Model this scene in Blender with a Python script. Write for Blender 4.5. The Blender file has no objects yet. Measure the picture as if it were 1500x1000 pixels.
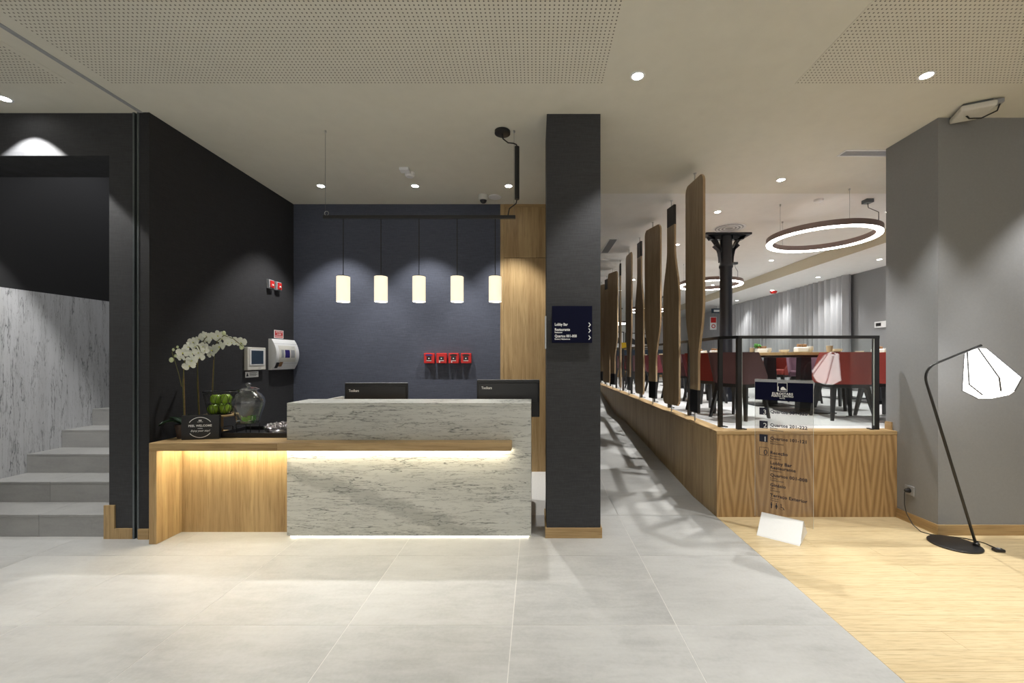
import bpy, bmesh, math, random
from mathutils import Vector, Matrix, noise

random.seed(7)
SC = bpy.context.scene
COL = SC.collection
F = 610.0; CX = 785.0; CY = 525.0; H = 1.45      # focal length and principal point in pixels, eye height in metres
PI = math.pi

# ------------------------------------------------------------------ camera, world, exposure, big lights
cam = bpy.data.cameras.new('camera'); camo = bpy.data.objects.new('camera', cam); COL.objects.link(camo)
camo.location = (0, 0, H); camo.rotation_euler = (PI / 2, 0, 0)
cam.sensor_width = 36.0; cam.lens = 36.0 * F / 1500.0
cam.shift_x = (750 - CX) / 1500.0; cam.shift_y = (CY - 500) / 1500.0
cam.clip_start = 0.05; cam.clip_end = 100
SC.camera = camo

SC.view_settings.view_transform = 'Standard'
SC.view_settings.look = 'None'
SC.view_settings.gamma = 1.0
SC.view_settings.use_curve_mapping = False
SC.view_settings.exposure = 0.0

w = bpy.data.worlds.new('world'); SC.world = w; w.use_nodes = True
w.node_tree.nodes['Background'].inputs[0].default_value = (0.75, 0.85, 1.0, 1)
w.node_tree.nodes['Background'].inputs[1].default_value = 0.06

def area_light(name, loc, rot, sx, sy, power, col=(1, 1, 1)):
    l = bpy.data.lights.new(name, 'AREA'); l.shape = 'RECTANGLE'; l.size = sx; l.size_y = sy
    l.energy = power; l.color = col
    o = bpy.data.objects.new(name, l); COL.objects.link(o); o.location = loc; o.rotation_euler = rot
    return o
# unseen fill light added at the street front behind the camera
area_light('lobby_fill', (0.6, -4.35, 1.75), (PI / 2, 0, 0), 9.5, 2.6, 85, (1.0, 0.97, 0.90))

# ------------------------------------------------------------------ materials
MATS = {}
def _new(name):
    m = bpy.data.materials.new(name); m.use_nodes = True
    nt = m.node_tree; MATS[name] = m
    return m, nt.nodes, nt.links, nt.nodes['Principled BSDF']

def setp(b, col=None, rough=None, metal=None, spec=None):
    if col is not None: b.inputs['Base Color'].default_value = (*col, 1)
    if rough is not None: b.inputs['Roughness'].default_value = rough
    if metal is not None: b.inputs['Metallic'].default_value = metal
    if spec is not None: b.inputs['Specular IOR Level'].default_value = spec

def coords(N, L, scale=(1, 1, 1), rot=(0, 0, 0), loc=(0, 0, 0)):
    tc = N.new('ShaderNodeTexCoord'); mp = N.new('ShaderNodeMapping')
    mp.inputs['Scale'].default_value = scale; mp.inputs['Rotation'].default_value = rot; mp.inputs['Location'].default_value = loc
    L.new(tc.outputs['Object'], mp.inputs['Vector'])
    return mp.outputs['Vector']

def tex(N, L, v, scale, detail=4, rough=0.55, dist=0.0):
    t = N.new('ShaderNodeTexNoise'); t.inputs['Scale'].default_value = scale; t.inputs['Detail'].default_value = detail
    t.inputs['Roughness'].default_value = rough; t.inputs['Distortion'].default_value = dist
    L.new(v, t.inputs['Vector'])
    return t.outputs['Fac']

def ramp(N, L, fac, stops):
    r = N.new('ShaderNodeValToRGB'); e = r.color_ramp.elements
    while len(e) < len(stops): e.new(0.5)
    for i, (p, c) in enumerate(stops):
        e[i].position = p; e[i].color = (*c, 1) if len(c) == 3 else c
    L.new(fac, r.inputs['Fac'])
    return r.outputs['Color']

def math_(N, L, op, a, b=None, c=None):
    n = N.new('ShaderNodeMath'); n.operation = op
    for i, x in enumerate((a, b, c)):
        if x is None: continue
        if isinstance(x, (int, float)): n.inputs[i].default_value = x
        else: L.new(x, n.inputs[i])
    return n.outputs[0]

def mixc(N, L, fac, a, b, mode='MIX'):
    n = N.new('ShaderNodeMix'); n.data_type = 'RGBA'; n.blend_type = mode
    for s, x in ((0, fac), (6, a), (7, b)):
        if isinstance(x, (int, float)): n.inputs[s].default_value = x
        elif isinstance(x, tuple): n.inputs[s].default_value = (*x, 1)
        else: L.new(x, n.inputs[s])
    return n.outputs[2]

def bump(N, L, b, h, strength=0.2, dist=0.01):
    n = N.new('ShaderNodeBump'); n.inputs['Strength'].default_value = strength; n.inputs['Distance'].default_value = dist
    L.new(h, n.inputs['Height']); L.new(n.outputs['Normal'], b.inputs['Normal'])

def plain(name, col, rough=0.5, metal=0.0, spec=0.5, grain=0.06, scale=60, bmp=0.0):
    """a colour with a slight procedural mottling"""
    m, N, L, b = _new(name); setp(b, col, rough, metal, spec)
    v = coords(N, L); f = tex(N, L, v, scale, 3)
    d = tuple(c * (1 - grain) for c in col); u = tuple(min(1, c * (1 + grain)) for c in col)
    L.new(ramp(N, L, f, [(0.3, d), (0.7, u)]), b.inputs['Base Color'])
    if bmp: bump(N, L, b, f, bmp, 0.004)
    return m

def glow(name, col, strength):
    m, N, L, b = _new(name)
    setp(b, (0.8, 0.8, 0.8), 0.5)
    b.inputs['Emission Color'].default_value = (*col, 1); b.inputs['Emission Strength'].default_value = strength
    return m

def wood(name, dark, light, along='Z', fine=1.0, rough=0.42):
    m, N, L, b = _new(name); setp(b, light, rough, 0, 0.4)
    s = {'X': (0.35, 7, 7), 'Y': (7, 0.35, 7), 'Z': (7, 7, 0.35)}[along]
    v = coords(N, L, tuple(x * fine for x in s))
    oi = N.new('ShaderNodeObjectInfo'); ad = N.new('ShaderNodeVectorMath'); ad.operation = 'ADD'
    sc = N.new('ShaderNodeVectorMath'); sc.operation = 'SCALE'; L.new(oi.outputs['Random'], sc.inputs['Scale']); sc.inputs[0].default_value = (9, 7, 5)
    L.new(v, ad.inputs[0]); L.new(sc.outputs[0], ad.inputs[1]); v = ad.outputs[0]
    f1 = tex(N, L, v, 2.0, 6, 0.6, 0.8); f2 = tex(N, L, v, 11.0, 4, 0.6, 0.2)
    base = ramp(N, L, f1, [(0.28, dark), (0.72, light)])
    pores = ramp(N, L, f2, [(0.30, (0.62, 0.58, 0.52)), (0.52, (1, 1, 1))])
    L.new(mixc(N, L, 0.75, base, pores, 'MULTIPLY'), b.inputs['Base Color'])
    bump(N, L, b, f2, 0.08, 0.003)
    return m

def crown_cut_oak(name, dark, light):
    """bookmatched veneer: flame figure in nested peaks along x, grain vertical"""
    m, N, L, b = _new(name); setp(b, light, 0.42, 0, 0.4)
    tc = N.new('ShaderNodeTexCoord'); sp = N.new('ShaderNodeSeparateXYZ'); L.new(tc.outputs['Object'], sp.inputs[0])
    wob = tex(N, L, coords(N, L, (5, 5, 1.2)), 1.6, 4, 0.55)
    x = math_(N, L, 'ADD', sp.outputs['X'], math_(N, L, 'MULTIPLY', math_(N, L, 'SUBTRACT', wob, 0.5), 0.035))
    p = math_(N, L, 'PINGPONG', math_(N, L, 'ADD', x, 0.06), 0.125)
    q = math_(N, L, 'POWER', math_(N, L, 'MULTIPLY', p, 8.0), 0.8)
    val = math_(N, L, 'ADD', math_(N, L, 'MULTIPLY', q, 4.4), math_(N, L, 'MULTIPLY', sp.outputs['Z'], 4.0))
    val = math_(N, L, 'ADD', val, math_(N, L, 'MULTIPLY', wob, 1.6))
    s = math_(N, L, 'SINE', math_(N, L, 'MULTIPLY', val, 3.6))
    s = math_(N, L, 'MULTIPLY_ADD', s, 0.5, 0.5)
    fine = tex(N, L, coords(N, L, (60, 60, 3)), 2.0, 5, 0.6)
    k = math_(N, L, 'ADD', math_(N, L, 'MULTIPLY', s, 0.5), math_(N, L, 'MULTIPLY', fine, 0.5))
    L.new(ramp(N, L, k, [(0.12, dark), (0.5, tuple((a + c) / 2 for a, c in zip(dark, light))), (0.9, light)]), b.inputs['Base Color'])
    return m

def marble(name, base, vein, rot=(0, 0, 0), scale=(1, 1, 1), band=False, rough=0.28):
    """thin broken veins running along local x of the rotated texture space"""
    m, N, L, b = _new(name); setp(b, base, rough, 0, 0.4)
    v = coords(N, L, scale, rot)
    warp = N.new('ShaderNodeTexNoise'); warp.inputs['Scale'].default_value = 0.9; warp.inputs['Detail'].default_value = 5; L.new(v, warp.inputs['Vector'])
    vm = N.new('ShaderNodeVectorMath'); vm.operation = 'MULTIPLY_ADD'; vm.inputs[1].default_value = (0.28, 0.28, 0.28)
    L.new(warp.outputs['Color'], vm.inputs[0]); L.new(v, vm.inputs[2]); vv = vm.outputs[0]
    out = None
    for sc, wd, am, off in ((1.2, 0.012, 0.95, 0), (2.4, 0.013, 0.75, 3.1), (4.8, 0.017, 0.45, 7.7)):
        ad = N.new('ShaderNodeVectorMath'); ad.operation = 'ADD'; ad.inputs[1].default_value = (off, off * 1.7, off * 0.6); L.new(vv, ad.inputs[0])
        f = tex(N, L, ad.outputs[0], sc, 5, 0.6, 0.1)
        r = math_(N, L, 'ABSOLUTE', math_(N, L, 'SUBTRACT', f, 0.5))
        line = math_(N, L, 'SUBTRACT', 1.0, math_(N, L, 'MINIMUM', math_(N, L, 'DIVIDE', r, wd), 1.0))
        brk = tex(N, L, ad.outputs[0], sc * 2.1, 3)
        brk = math_(N, L, 'MINIMUM', math_(N, L, 'MAXIMUM', math_(N, L, 'MULTIPLY', math_(N, L, 'SUBTRACT', brk, 0.36), 6.0), 0.0), 1.0)
        line = math_(N, L, 'MULTIPLY', math_(N, L, 'MULTIPLY', line, brk), am)
        out = line if out is None else math_(N, L, 'MAXIMUM', out, line)
    cloud = tex(N, L, v, 1.3, 4, 0.6)
    d = tuple(c * 0.86 for c in base)
    c0 = ramp(N, L, cloud, [(0.3, d), (0.65, base)])
    if band:      # the broad grey band that crosses the slab diagonally
        tc = N.new('ShaderNodeTexCoord'); sp = N.new('ShaderNodeSeparateXYZ'); L.new(tc.outputs['Object'], sp.inputs[0])
        wn = tex(N, L, coords(N, L, (2, 2, 2)), 2.2, 5, 0.65)
        t = math_(N, L, 'ADD', math_(N, L, 'MULTIPLY', sp.outputs['X'], band[0]), sp.outputs['Z'])
        t = math_(N, L, 'ADD', math_(N, L, 'SUBTRACT', t, band[1]), math_(N, L, 'MULTIPLY', math_(N, L, 'SUBTRACT', wn, 0.5), 0.22))
        bd = math_(N, L, 'SUBTRACT', 1.0, math_(N, L, 'MINIMUM', math_(N, L, 'DIVIDE', math_(N, L, 'ABSOLUTE', t), band[2]), 1.0))
        c0 = mixc(N, L, math_(N, L, 'MULTIPLY', math_(N, L, 'MINIMUM', math_(N, L, 'MULTIPLY', bd, 2.0), 1.0), 0.5), c0, tuple(c * 0.45 for c in base))
    L.new(mixc(N, L, out, c0, vein), b.inputs['Base Color'])
    return m

def stone_tile(name, col, rough=0.42):
    m, N, L, b = _new(name); setp(b, col, rough, 0, 0.45)
    tc = N.new('ShaderNodeTexCoord'); oi = N.new('ShaderNodeObjectInfo')
    mp = N.new('ShaderNodeMapping'); L.new(tc.outputs['Object'], mp.inputs['Vector'])
    sc = N.new('ShaderNodeVectorMath'); sc.operation = 'SCALE'; sc.inputs[0].default_value = (31, 17, 5); L.new(oi.outputs['Random'], sc.inputs['Scale'])
    L.new(sc.outputs[0], mp.inputs['Location']); v = mp.outputs['Vector']
    big = tex(N, L, v, 1.6, 6, 0.62); st = N.new('ShaderNodeMapping'); st.inputs['Scale'].default_value = (1.2, 5, 5); L.new(v, st.inputs['Vector'])
    streak = tex(N, L, st.outputs[0], 3.0, 6, 0.65, 0.4); fine = tex(N, L, v, 55, 3, 0.6)
    f = math_(N, L, 'ADD', math_(N, L, 'MULTIPLY', big, 0.45), math_(N, L, 'ADD', math_(N, L, 'MULTIPLY', streak, 0.4), math_(N, L, 'MULTIPLY', fine, 0.15)))
    f = math_(N, L, 'ADD', f, math_(N, L, 'MULTIPLY', math_(N, L, 'SUBTRACT', oi.outputs['Random'], 0.5), 0.08))
    L.new(ramp(N, L, f, [(0.33, tuple(c * 0.76 for c in col)), (0.52, col), (0.68, tuple(min(1, c * 1.14) for c in col))]), b.inputs['Base Color'])
    L.new(ramp(N, L, streak, [(0.3, (rough - 0.08,) * 3), (0.7, (rough + 0.1,) * 3)]), b.inputs['Roughness'])
    return m

def fabric_wall(name, col, rough=0.75):
    """woven vinyl wall covering: short horizontal slubs"""
    m, N, L, b = _new(name); setp(b, col, rough, 0, 0.3)
    f = tex(N, L, coords(N, L, (6, 6, 130)), 1.6, 4, 0.6); g = tex(N, L, coords(N, L, (120, 120, 12)), 1.5, 3, 0.6)
    h = math_(N, L, 'ADD', math_(N, L, 'MULTIPLY', f, 0.6), math_(N, L, 'MULTIPLY', g, 0.4))
    L.new(ramp(N, L, h, [(0.32, tuple(c * 0.72 for c in col)), (0.68, tuple(c * 1.25 for c in col))]), b.inputs['Base Color'])
    bump(N, L, b, h, 0.25, 0.004)
    return m

def clear(name, tint=(0.96, 0.98, 0.97), ior=1.5, gloss=0.02, boost=1.0, edge=5.0):
    """thin clear sheet: sees through, mirrors by Fresnel"""
    m, N, L, b = _new(name); N.remove(b)
    o = N['Material Output']; t = N.new('ShaderNodeBsdfTransparent'); t.inputs[0].default_value = (*tint, 1)
    g = N.new('ShaderNodeBsdfGlossy'); g.inputs['Roughness'].default_value = gloss
    lw = N.new('ShaderNodeLayerWeight'); lw.inputs['Blend'].default_value = 0.5
    f0 = ((ior - 1) / (ior + 1)) ** 2
    fr = math_(N, L, 'MULTIPLY_ADD', math_(N, L, 'POWER', lw.outputs['Facing'], edge), 1 - f0, f0)
    mx = N.new('ShaderNodeMixShader')
    fac = math_(N, L, 'MINIMUM', math_(N, L, 'MULTIPLY', fr, boost), 1.0)
    L.new(fac, mx.inputs[0]); L.new(t.outputs[0], mx.inputs[1]); L.new(g.outputs[0], mx.inputs[2]); L.new(mx.outputs[0], o.inputs['Surface'])
    return m

M = {}
OD, OL = (0.335, 0.210, 0.092), (0.535, 0.382, 0.190)
M['oak_v'] = wood('oak vertical', OD, OL, 'Z')
M['oak_x'] = wood('oak lengthwise', OD, OL, 'X')
M['oak_y'] = wood('oak depthwise', OD, OL, 'Y')
M['oar'] = wood('oar wood', (0.37, 0.255, 0.150), (0.53, 0.40, 0.25), 'Z', 1.0, 0.3)
M['oak_crown'] = crown_cut_oak('crown cut oak veneer', (0.26, 0.150, 0.060), (0.52, 0.345, 0.165))
M['bamboo'] = wood('bamboo plank', (0.58, 0.45, 0.255), (0.70, 0.575, 0.36), 'X', 2.2, 0.38)
M['marble_desk'] = marble('white marble, level veins', (0.62, 0.625, 0.585), (0.10, 0.105, 0.10), (0, 0.10, 0), (0.9, 1.0, 8.0), band=(0.34, 0.203, 0.085))
M['marble_wall'] = marble('white marble, upright veins', (0.60, 0.61, 0.635), (0.11, 0.115, 0.125), (0.05, 0, 0), (8.0, 8.0, 0.7), rough=0.3)
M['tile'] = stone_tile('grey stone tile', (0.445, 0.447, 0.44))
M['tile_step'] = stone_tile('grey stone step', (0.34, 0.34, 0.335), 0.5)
M['grout'] = plain('pale grout', (0.66, 0.65, 0.62), 0.8)
M['dining_floor'] = plain('pale dining floor', (0.62, 0.63, 0.64), 0.3, grain=0.05, scale=2.5)
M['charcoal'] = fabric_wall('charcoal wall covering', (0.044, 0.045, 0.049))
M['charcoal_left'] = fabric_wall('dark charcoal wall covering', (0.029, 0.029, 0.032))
M['charcoal_cool_lit'] = fabric_wall('cool lit charcoal wall covering', (0.080, 0.089, 0.122))  # same vinyl as the pillar; bluish cast of cool light put into its colour
M['dark_paint'] = plain('dark paint', (0.014, 0.014, 0.016), 0.85)
M['grey_paint'] = plain('warm grey paint', (0.252, 0.258, 0.268), 0.7, grain=0.03)
M['ceiling'] = plain('off white ceiling paint', (0.66, 0.645, 0.565), 0.9, grain=0.02, scale=8)
M['ceiling2'] = plain('dining ceiling paint', (0.73, 0.725, 0.70), 0.9, grain=0.02, scale=8)
M['ceiling_yellow'] = plain('cream bulkhead paint', (0.62, 0.57, 0.44), 0.9, grain=0.02)
M['hole'] = plain('dark hole', (0.13, 0.12, 0.10), 0.9)
M['black'] = plain('black metal', (0.012, 0.012, 0.013), 0.4, 0.0)
M['black_satin'] = plain('black plastic', (0.016, 0.016, 0.018), 0.35)
M['black_iron'] = plain('black painted iron', (0.012, 0.014, 0.020), 0.32)
M['steel'] = plain('brushed steel', (0.55, 0.56, 0.56), 0.3, 1.0)
M['dark_steel'] = plain('dark steel', (0.16, 0.18, 0.19), 0.4, 0.8)
M['white'] = plain('white plastic', (0.78, 0.79, 0.80), 0.4, grain=0.02)
M['cream'] = plain('off white plastic', (0.66, 0.65, 0.60), 0.45, grain=0.02)
M['grey_pl'] = plain('grey plastic', (0.32, 0.33, 0.35), 0.5)
M['rib_grey'] = plain('grey wire rib', (0.10, 0.10, 0.105), 0.5)
M['screen'] = plain('dark blue screen', (0.035, 0.055, 0.085), 0.15)
M['indigo'] = plain('indigo display', (0.035, 0.025, 0.16), 0.2)
M['red'] = plain('red plastic', (0.55, 0.020, 0.018), 0.35)
M['navy'] = plain('navy enamel', (0.003, 0.004, 0.020), 0.6, spec=0.1)
M['ink_white'] = plain('white print', (0.85, 0.86, 0.86), 0.6, grain=0.01)
M['ink_navy'] = plain('navy print', (0.010, 0.011, 0.03), 0.6)
M['curtain'] = plain('grey curtain cloth', (0.44, 0.45, 0.47), 0.85, grain=0.08, scale=200)
M['leaf'] = plain('dark green leaf', (0.012, 0.040, 0.016), 0.35, grain=0.3, scale=20)
M['stem'] = plain('olive stem', (0.12, 0.115, 0.03), 0.5, grain=0.2)
M['stake'] = plain('bamboo stake', (0.24, 0.15, 0.055), 0.6, grain=0.2)
M['petal'] = plain('white petal', (0.80, 0.82, 0.73), 0.55, grain=0.04)
M['lip'] = plain('yellow green lip', (0.50, 0.52, 0.12), 0.5)
M['bud'] = plain('pale green bud', (0.60, 0.66, 0.40), 0.5)
M['pot'] = plain('dark brown pot', (0.035, 0.018, 0.012), 0.5)
M['apple'] = plain('green apple', (0.24, 0.40, 0.03), 0.3, grain=0.25, scale=18)
M['lime'] = plain('lime green', (0.06, 0.24, 0.02), 0.35, grain=0.5, scale=30)
M['glass'] = clear('clear glass', (0.98, 0.99, 0.985), 1.5, 0.12, 2.2, 2.6)
M['water'] = clear('still water', (0.90, 0.95, 0.93), 1.33, 0.02, 1.0)
M['pane'] = clear('balustrade glass', (0.96, 0.98, 0.97), 1.52, 0.0, 1.8)
M['acrylic'] = clear('clear acrylic', (0.90, 0.89, 0.88), 1.49, 0.015, 1.0)
M['glass_edge'] = plain('bright sheet edge', (0.60, 0.64, 0.62), 0.25)
M['candy'] = plain('silver wrapped sweet', (0.55, 0.52, 0.54), 0.22, 0.7, grain=0.3)
M['chair_mauve'] = plain('brown mauve cloth', (0.105, 0.050, 0.056), 0.85, grain=0.15, scale=300)
M['chair_violet'] = plain('violet mauve cloth', (0.17, 0.085, 0.125), 0.85, grain=0.15, scale=300)
M['chair_red'] = plain('brick red cloth', (0.30, 0.042, 0.032), 0.85, grain=0.2, scale=300)
M['chair_dark'] = plain('deep red cloth', (0.16, 0.014, 0.010), 0.85, grain=0.15, scale=300)
M['chair_wine'] = plain('wine cloth', (0.14, 0.022, 0.032), 0.85, grain=0.15, scale=300)
M['leg'] = plain('dark stained leg', (0.018, 0.018, 0.019), 0.45)
M['copper'] = plain('rose brown lacquer', (0.24, 0.175, 0.16), 0.45)
M['yellow'] = plain('yellow poster', (0.80, 0.50, 0.01), 0.6)
M['porcelain'] = plain('white porcelain', (0.78, 0.79, 0.79), 0.2, grain=0.01)
M['kraft'] = plain('kraft paper', (0.42, 0.33, 0.22), 0.8)
M['bread'] = plain('brown sachet', (0.28, 0.15, 0.07), 0.7)
M['herb'] = plain('fresh herb', (0.08, 0.30, 0.06), 0.5, grain=0.3)
M['cord'] = plain('black cord', (0.014, 0.014, 0.014), 0.55)
M['white_wall'] = plain('white wall paint', (0.72, 0.72, 0.71), 0.8, grain=0.02)
M['lamp_disc'] = glow('downlight lens', (1.0, 0.97, 0.90), 40)
M['ring_glow'] = glow('ring light diffuser', (1.0, 0.97, 0.93), 16)
M['pendant_glow'] = glow('lit pendant shade', (1.0, 0.88, 0.62), 0.85)
M['pendant_bulb'] = glow('pendant bulb', (1.0, 0.92, 0.76), 38)
M['lantern_glow'] = glow('lit lantern shade', (1.0, 0.985, 0.96), 4.2)
M['led'] = glow('warm light strip', (1.0, 0.90, 0.66), 50)
M['led_floor'] = glow('warm floor light strip', (1.0, 0.91, 0.70), 14)

# ------------------------------------------------------------------ helpers
WL = {}
def px(x, y, d):
    """point of the room seen at photograph pixel (x, y) at depth d"""
    return Vector(((x - CX) * d / F, d, H - (y - CY) * d / F))

class B:
    """collects shapes in world coordinates; build() links them as ONE mesh object"""
    def __init__(self): self.bm = bmesh.new(); self.mi = 0
    def _f(self, vs):
        try:
            f = self.bm.faces.new(vs); f.material_index = self.mi; return f
        except ValueError: return None
    def box(self, x0, x1, y0, y1, z0, z1, bev=0.0, seg=2):
        v = [self.bm.verts.new(p) for p in ((x0, y0, z0), (x1, y0, z0), (x1, y1, z0), (x0, y1, z0), (x0, y0, z1), (x1, y0, z1), (x1, y1, z1), (x0, y1, z1))]
        fs = [self._f([v[i] for i in q]) for q in ((3, 2, 1, 0), (4, 5, 6, 7), (0, 1, 5, 4), (1, 2, 6, 5), (2, 3, 7, 6), (3, 0, 4, 7))]
        if bev:
            es = list({e for f in fs for e in f.edges})
            bmesh.ops.bevel(self.bm, geom=es, offset=bev, segments=seg, profile=0.5, affect='EDGES', material=self.mi)
        return self
    def hexa(self, lo, hi):
        """solid between two quads (same winding, counter-clockwise from above)"""
        a = [self.bm.verts.new(p) for p in lo]; b = [self.bm.verts.new(p) for p in hi]; n = len(a)
        self._f(a[::-1]); self._f(b)
        for i in range(n): self._f([a[i], a[(i + 1) % n], b[(i + 1) % n], b[i]])
        return self
    def obox(self, c, xd, yd, zd, hx, hy, hz, bev=0.0):
        xd, yd, zd = Vector(xd).normalized() * hx, Vector(yd).normalized() * hy, Vector(zd).normalized() * hz; c = Vector(c)
        k = len(self.bm.verts)
        lo = [c - xd - yd - zd, c + xd - yd - zd, c + xd + yd - zd, c - xd + yd - zd]
        before = set(self.bm.faces)
        self.hexa(lo, [p + 2 * zd for p in lo])
        if bev:
            es = list({e for f in self.bm.faces if f not in before for e in f.edges})
            bmesh.ops.bevel(self.bm, geom=es, offset=bev, segments=2, profile=0.5, affect='EDGES', material=self.mi)
        return self
    def poly(self, pts):
        self._f([self.bm.verts.new(p) for p in pts]); return self
    def tube(self, path, r, n=8, cap=True):
        path = [Vector(p) for p in path]; R = r if isinstance(r, (list, tuple)) else [r] * len(path)
        rings = []; up = None
        for i, p in enumerate(path):
            t = (path[min(i + 1, len(path) - 1)] - path[max(i - 1, 0)]).normalized()
            if up is None: up = Vector((0, 0, 1)) if abs(t.z) < 0.9 else Vector((0, 1, 0))
            s = t.cross(up)
            if s.length < 1e-5: s = t.orthogonal()
            s.normalize(); up = s.cross(t).normalized()
            rings.append([self.bm.verts.new(p + (s * math.cos(2 * PI * k / n) + up * math.sin(2 * PI * k / n)) * R[i]) for k in range(n)])
        for a, b in zip(rings, rings[1:]):
            for k in range(n): self._f([a[k], a[(k + 1) % n], b[(k + 1) % n], b[k]])
        if cap: self._f(rings[0][::-1]); self._f(rings[-1])
        return self
    def lathe(self, c, prof, n=32, sx=1.0, sy=1.0, caps=True, axis=None):
        """prof: (radius, height) pairs about a vertical axis through c (or along axis)"""
        c = Vector(c); rings = []
        if axis is not None:
            za = Vector(axis).normalized(); xa = za.orthogonal().normalized(); ya = za.cross(xa)
        else: xa, ya, za = Vector((1, 0, 0)), Vector((0, 1, 0)), Vector((0, 0, 1))
        for r, h in prof:
            if r < 1e-6: rings.append([self.bm.verts.new(c + za * h)])
            else: rings.append([self.bm.verts.new(c + xa * (r * sx * math.cos(2 * PI * k / n)) + ya * (r * sy * math.sin(2 * PI * k / n)) + za * h) for k in range(n)])
        for a, b in zip(rings, rings[1:]):
            for k in range(n):
                k2 = (k + 1) % n
                if len(a) == 1 and len(b) == 1: continue
                if len(a) == 1: self._f([a[0], b[k2], b[k]])
                elif len(b) == 1: self._f([a[k], a[k2], b[0]])
                else: self._f([a[k], a[k2], b[k2], b[k]])
        if caps:
            if len(rings[0]) > 1: self._f(rings[0][::-1])
            if len(rings[-1]) > 1: self._f(rings[-1])
        return self
    def torus(self, c, R, r, n=48, m=8, axis=None):
        c = Vector(c); rings = []
        za = Vector(axis or (0, 0, 1)).normalized(); xa = za.orthogonal().normalized(); ya = za.cross(xa)
        for i in range(n):
            a = 2 * PI * i / n; rd = xa * math.cos(a) + ya * math.sin(a)
            rings.append([self.bm.verts.new(c + rd * (R + r * math.cos(2 * PI * k / m)) + za * (r * math.sin(2 * PI * k / m))) for k in range(m)])
        for i in range(n):
            a, b = rings[i], rings[(i + 1) % n]
            for k in range(m): self._f([a[k], a[(k + 1) % m], b[(k + 1) % m], b[k]][::-1])
        return self
    def ball(self, c, r, sx=1, sy=1, sz=1, n=16, m=10):
        return self.lathe(c, [(r * math.sin(PI * i / m), -r * sz * math.cos(PI * i / m)) for i in range(m + 1)], n, sx, sy)
    def extrude(self, pts, vec):
        """prism over a flat polygon"""
        vec = Vector(vec); return self.hexa([Vector(p) for p in pts], [Vector(p) + vec for p in pts])
    def build(self, name, mat, parent=None, smooth=None):
        bmesh.ops.recalc_face_normals(self.bm, faces=self.bm.faces)
        off = WL.get(parent, None) if parent is not None else None
        if off is None: off = Vector((0, 0, 0))
        if off.length: bmesh.ops.translate(self.bm, verts=self.bm.verts, vec=-off)
        me = bpy.data.meshes.new(name)
        if smooth is not None:
            for f in self.bm.faces: f.smooth = True
            lim = math.radians(smooth)
            for e in self.bm.edges:
                if len(e.link_faces) == 2 and e.calc_face_angle(0) > lim: e.smooth = False
        self.bm.to_mesh(me); self.bm.free()
        o = bpy.data.objects.new(name, me); COL.objects.link(o)
        for mm in (mat if isinstance(mat, list) else [mat]): me.materials.append(M[mm] if isinstance(mm, str) else mm)
        if parent is not None: o.parent = parent; WL[o] = off
        else: WL[o] = Vector((0, 0, 0))
        return o

def tag(o, label=None, cat=None, group=None, kind=None):
    if label: o['label'] = label
    if cat: o['category'] = cat
    if group: o['group'] = group
    if kind: o['kind'] = kind
    return o
def thing(name, label, cat, loc=(0, 0, 0), group=None):
    o = bpy.data.objects.new(name, None); COL.objects.link(o); o.location = loc; o.empty_display_size = 0.1
    WL[o] = Vector(loc); return tag(o, label, cat, group)
def struct(o): o['kind'] = 'structure'; return o
def box(name, mat, x0, x1, y0, y1, z0, z1, parent=None, bev=0.0):
    return B().box(x0, x1, y0, y1, z0, z1, bev).build(name, mat, parent)
def dup(root, loc, rz=0.0, label=None, group=None):
    r = root.copy(); COL.objects.link(r); r.location = loc; r.rotation_euler = (0, 0, rz); WL[r] = Vector(loc)
    if label: r['label'] = label
    if group: r['group'] = group
    for ch in list(root.children):
        c = ch.copy(); COL.objects.link(c); c.parent = r
        for g in list(ch.children):
            d = g.copy(); COL.objects.link(d); d.parent = c
    return r
def text(body, size, o, xd, yd, mat, parent, name='lettering', align='LEFT', bold=0.0, sx=1.0, shear=0.0, space=1.0):
    """flat lettering laid on a surface; o is the start of the baseline"""
    cu = bpy.data.curves.new(name, 'FONT'); cu.body = body; cu.size = size; cu.align_x = align; cu.resolution_u = 2
    cu.offset = bold * size; cu.shear = shear; cu.space_character = space
    t = bpy.data.objects.new(name, cu); COL.objects.link(t)
    dg = bpy.context.evaluated_depsgraph_get()
    me = bpy.data.meshes.new_from_object(t.evaluated_get(dg)); bpy.data.objects.remove(t); bpy.data.curves.remove(cu)
    me.name = name; off = WL[parent]; xd, yd, o = Vector(xd), Vector(yd), Vector(o)
    for v in me.vertices: v.co = o + xd * (v.co.x * sx) + yd * v.co.y - off
    ob = bpy.data.objects.new(name, me); COL.objects.link(ob); me.materials.clear(); me.materials.append(M[mat])
    ob.parent = parent; WL[ob] = off
    return ob
EX, EY, EZ = (1, 0, 0), (0, 1, 0), (0, 0, 1)

# ------------------------------------------------------------------ the room
CZ = 3.43                       # ceiling height
YP = 3.36                       # plane of the pillar and of the stair wall
YB = 5.344                      # back wall of the reception
PX = 1.656                      # edge of the ramp, side of the raised dining floor
PYF = 3.8125                    # front of the raised dining floor
PZ = 0.775                      # height of the raised dining floor

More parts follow.
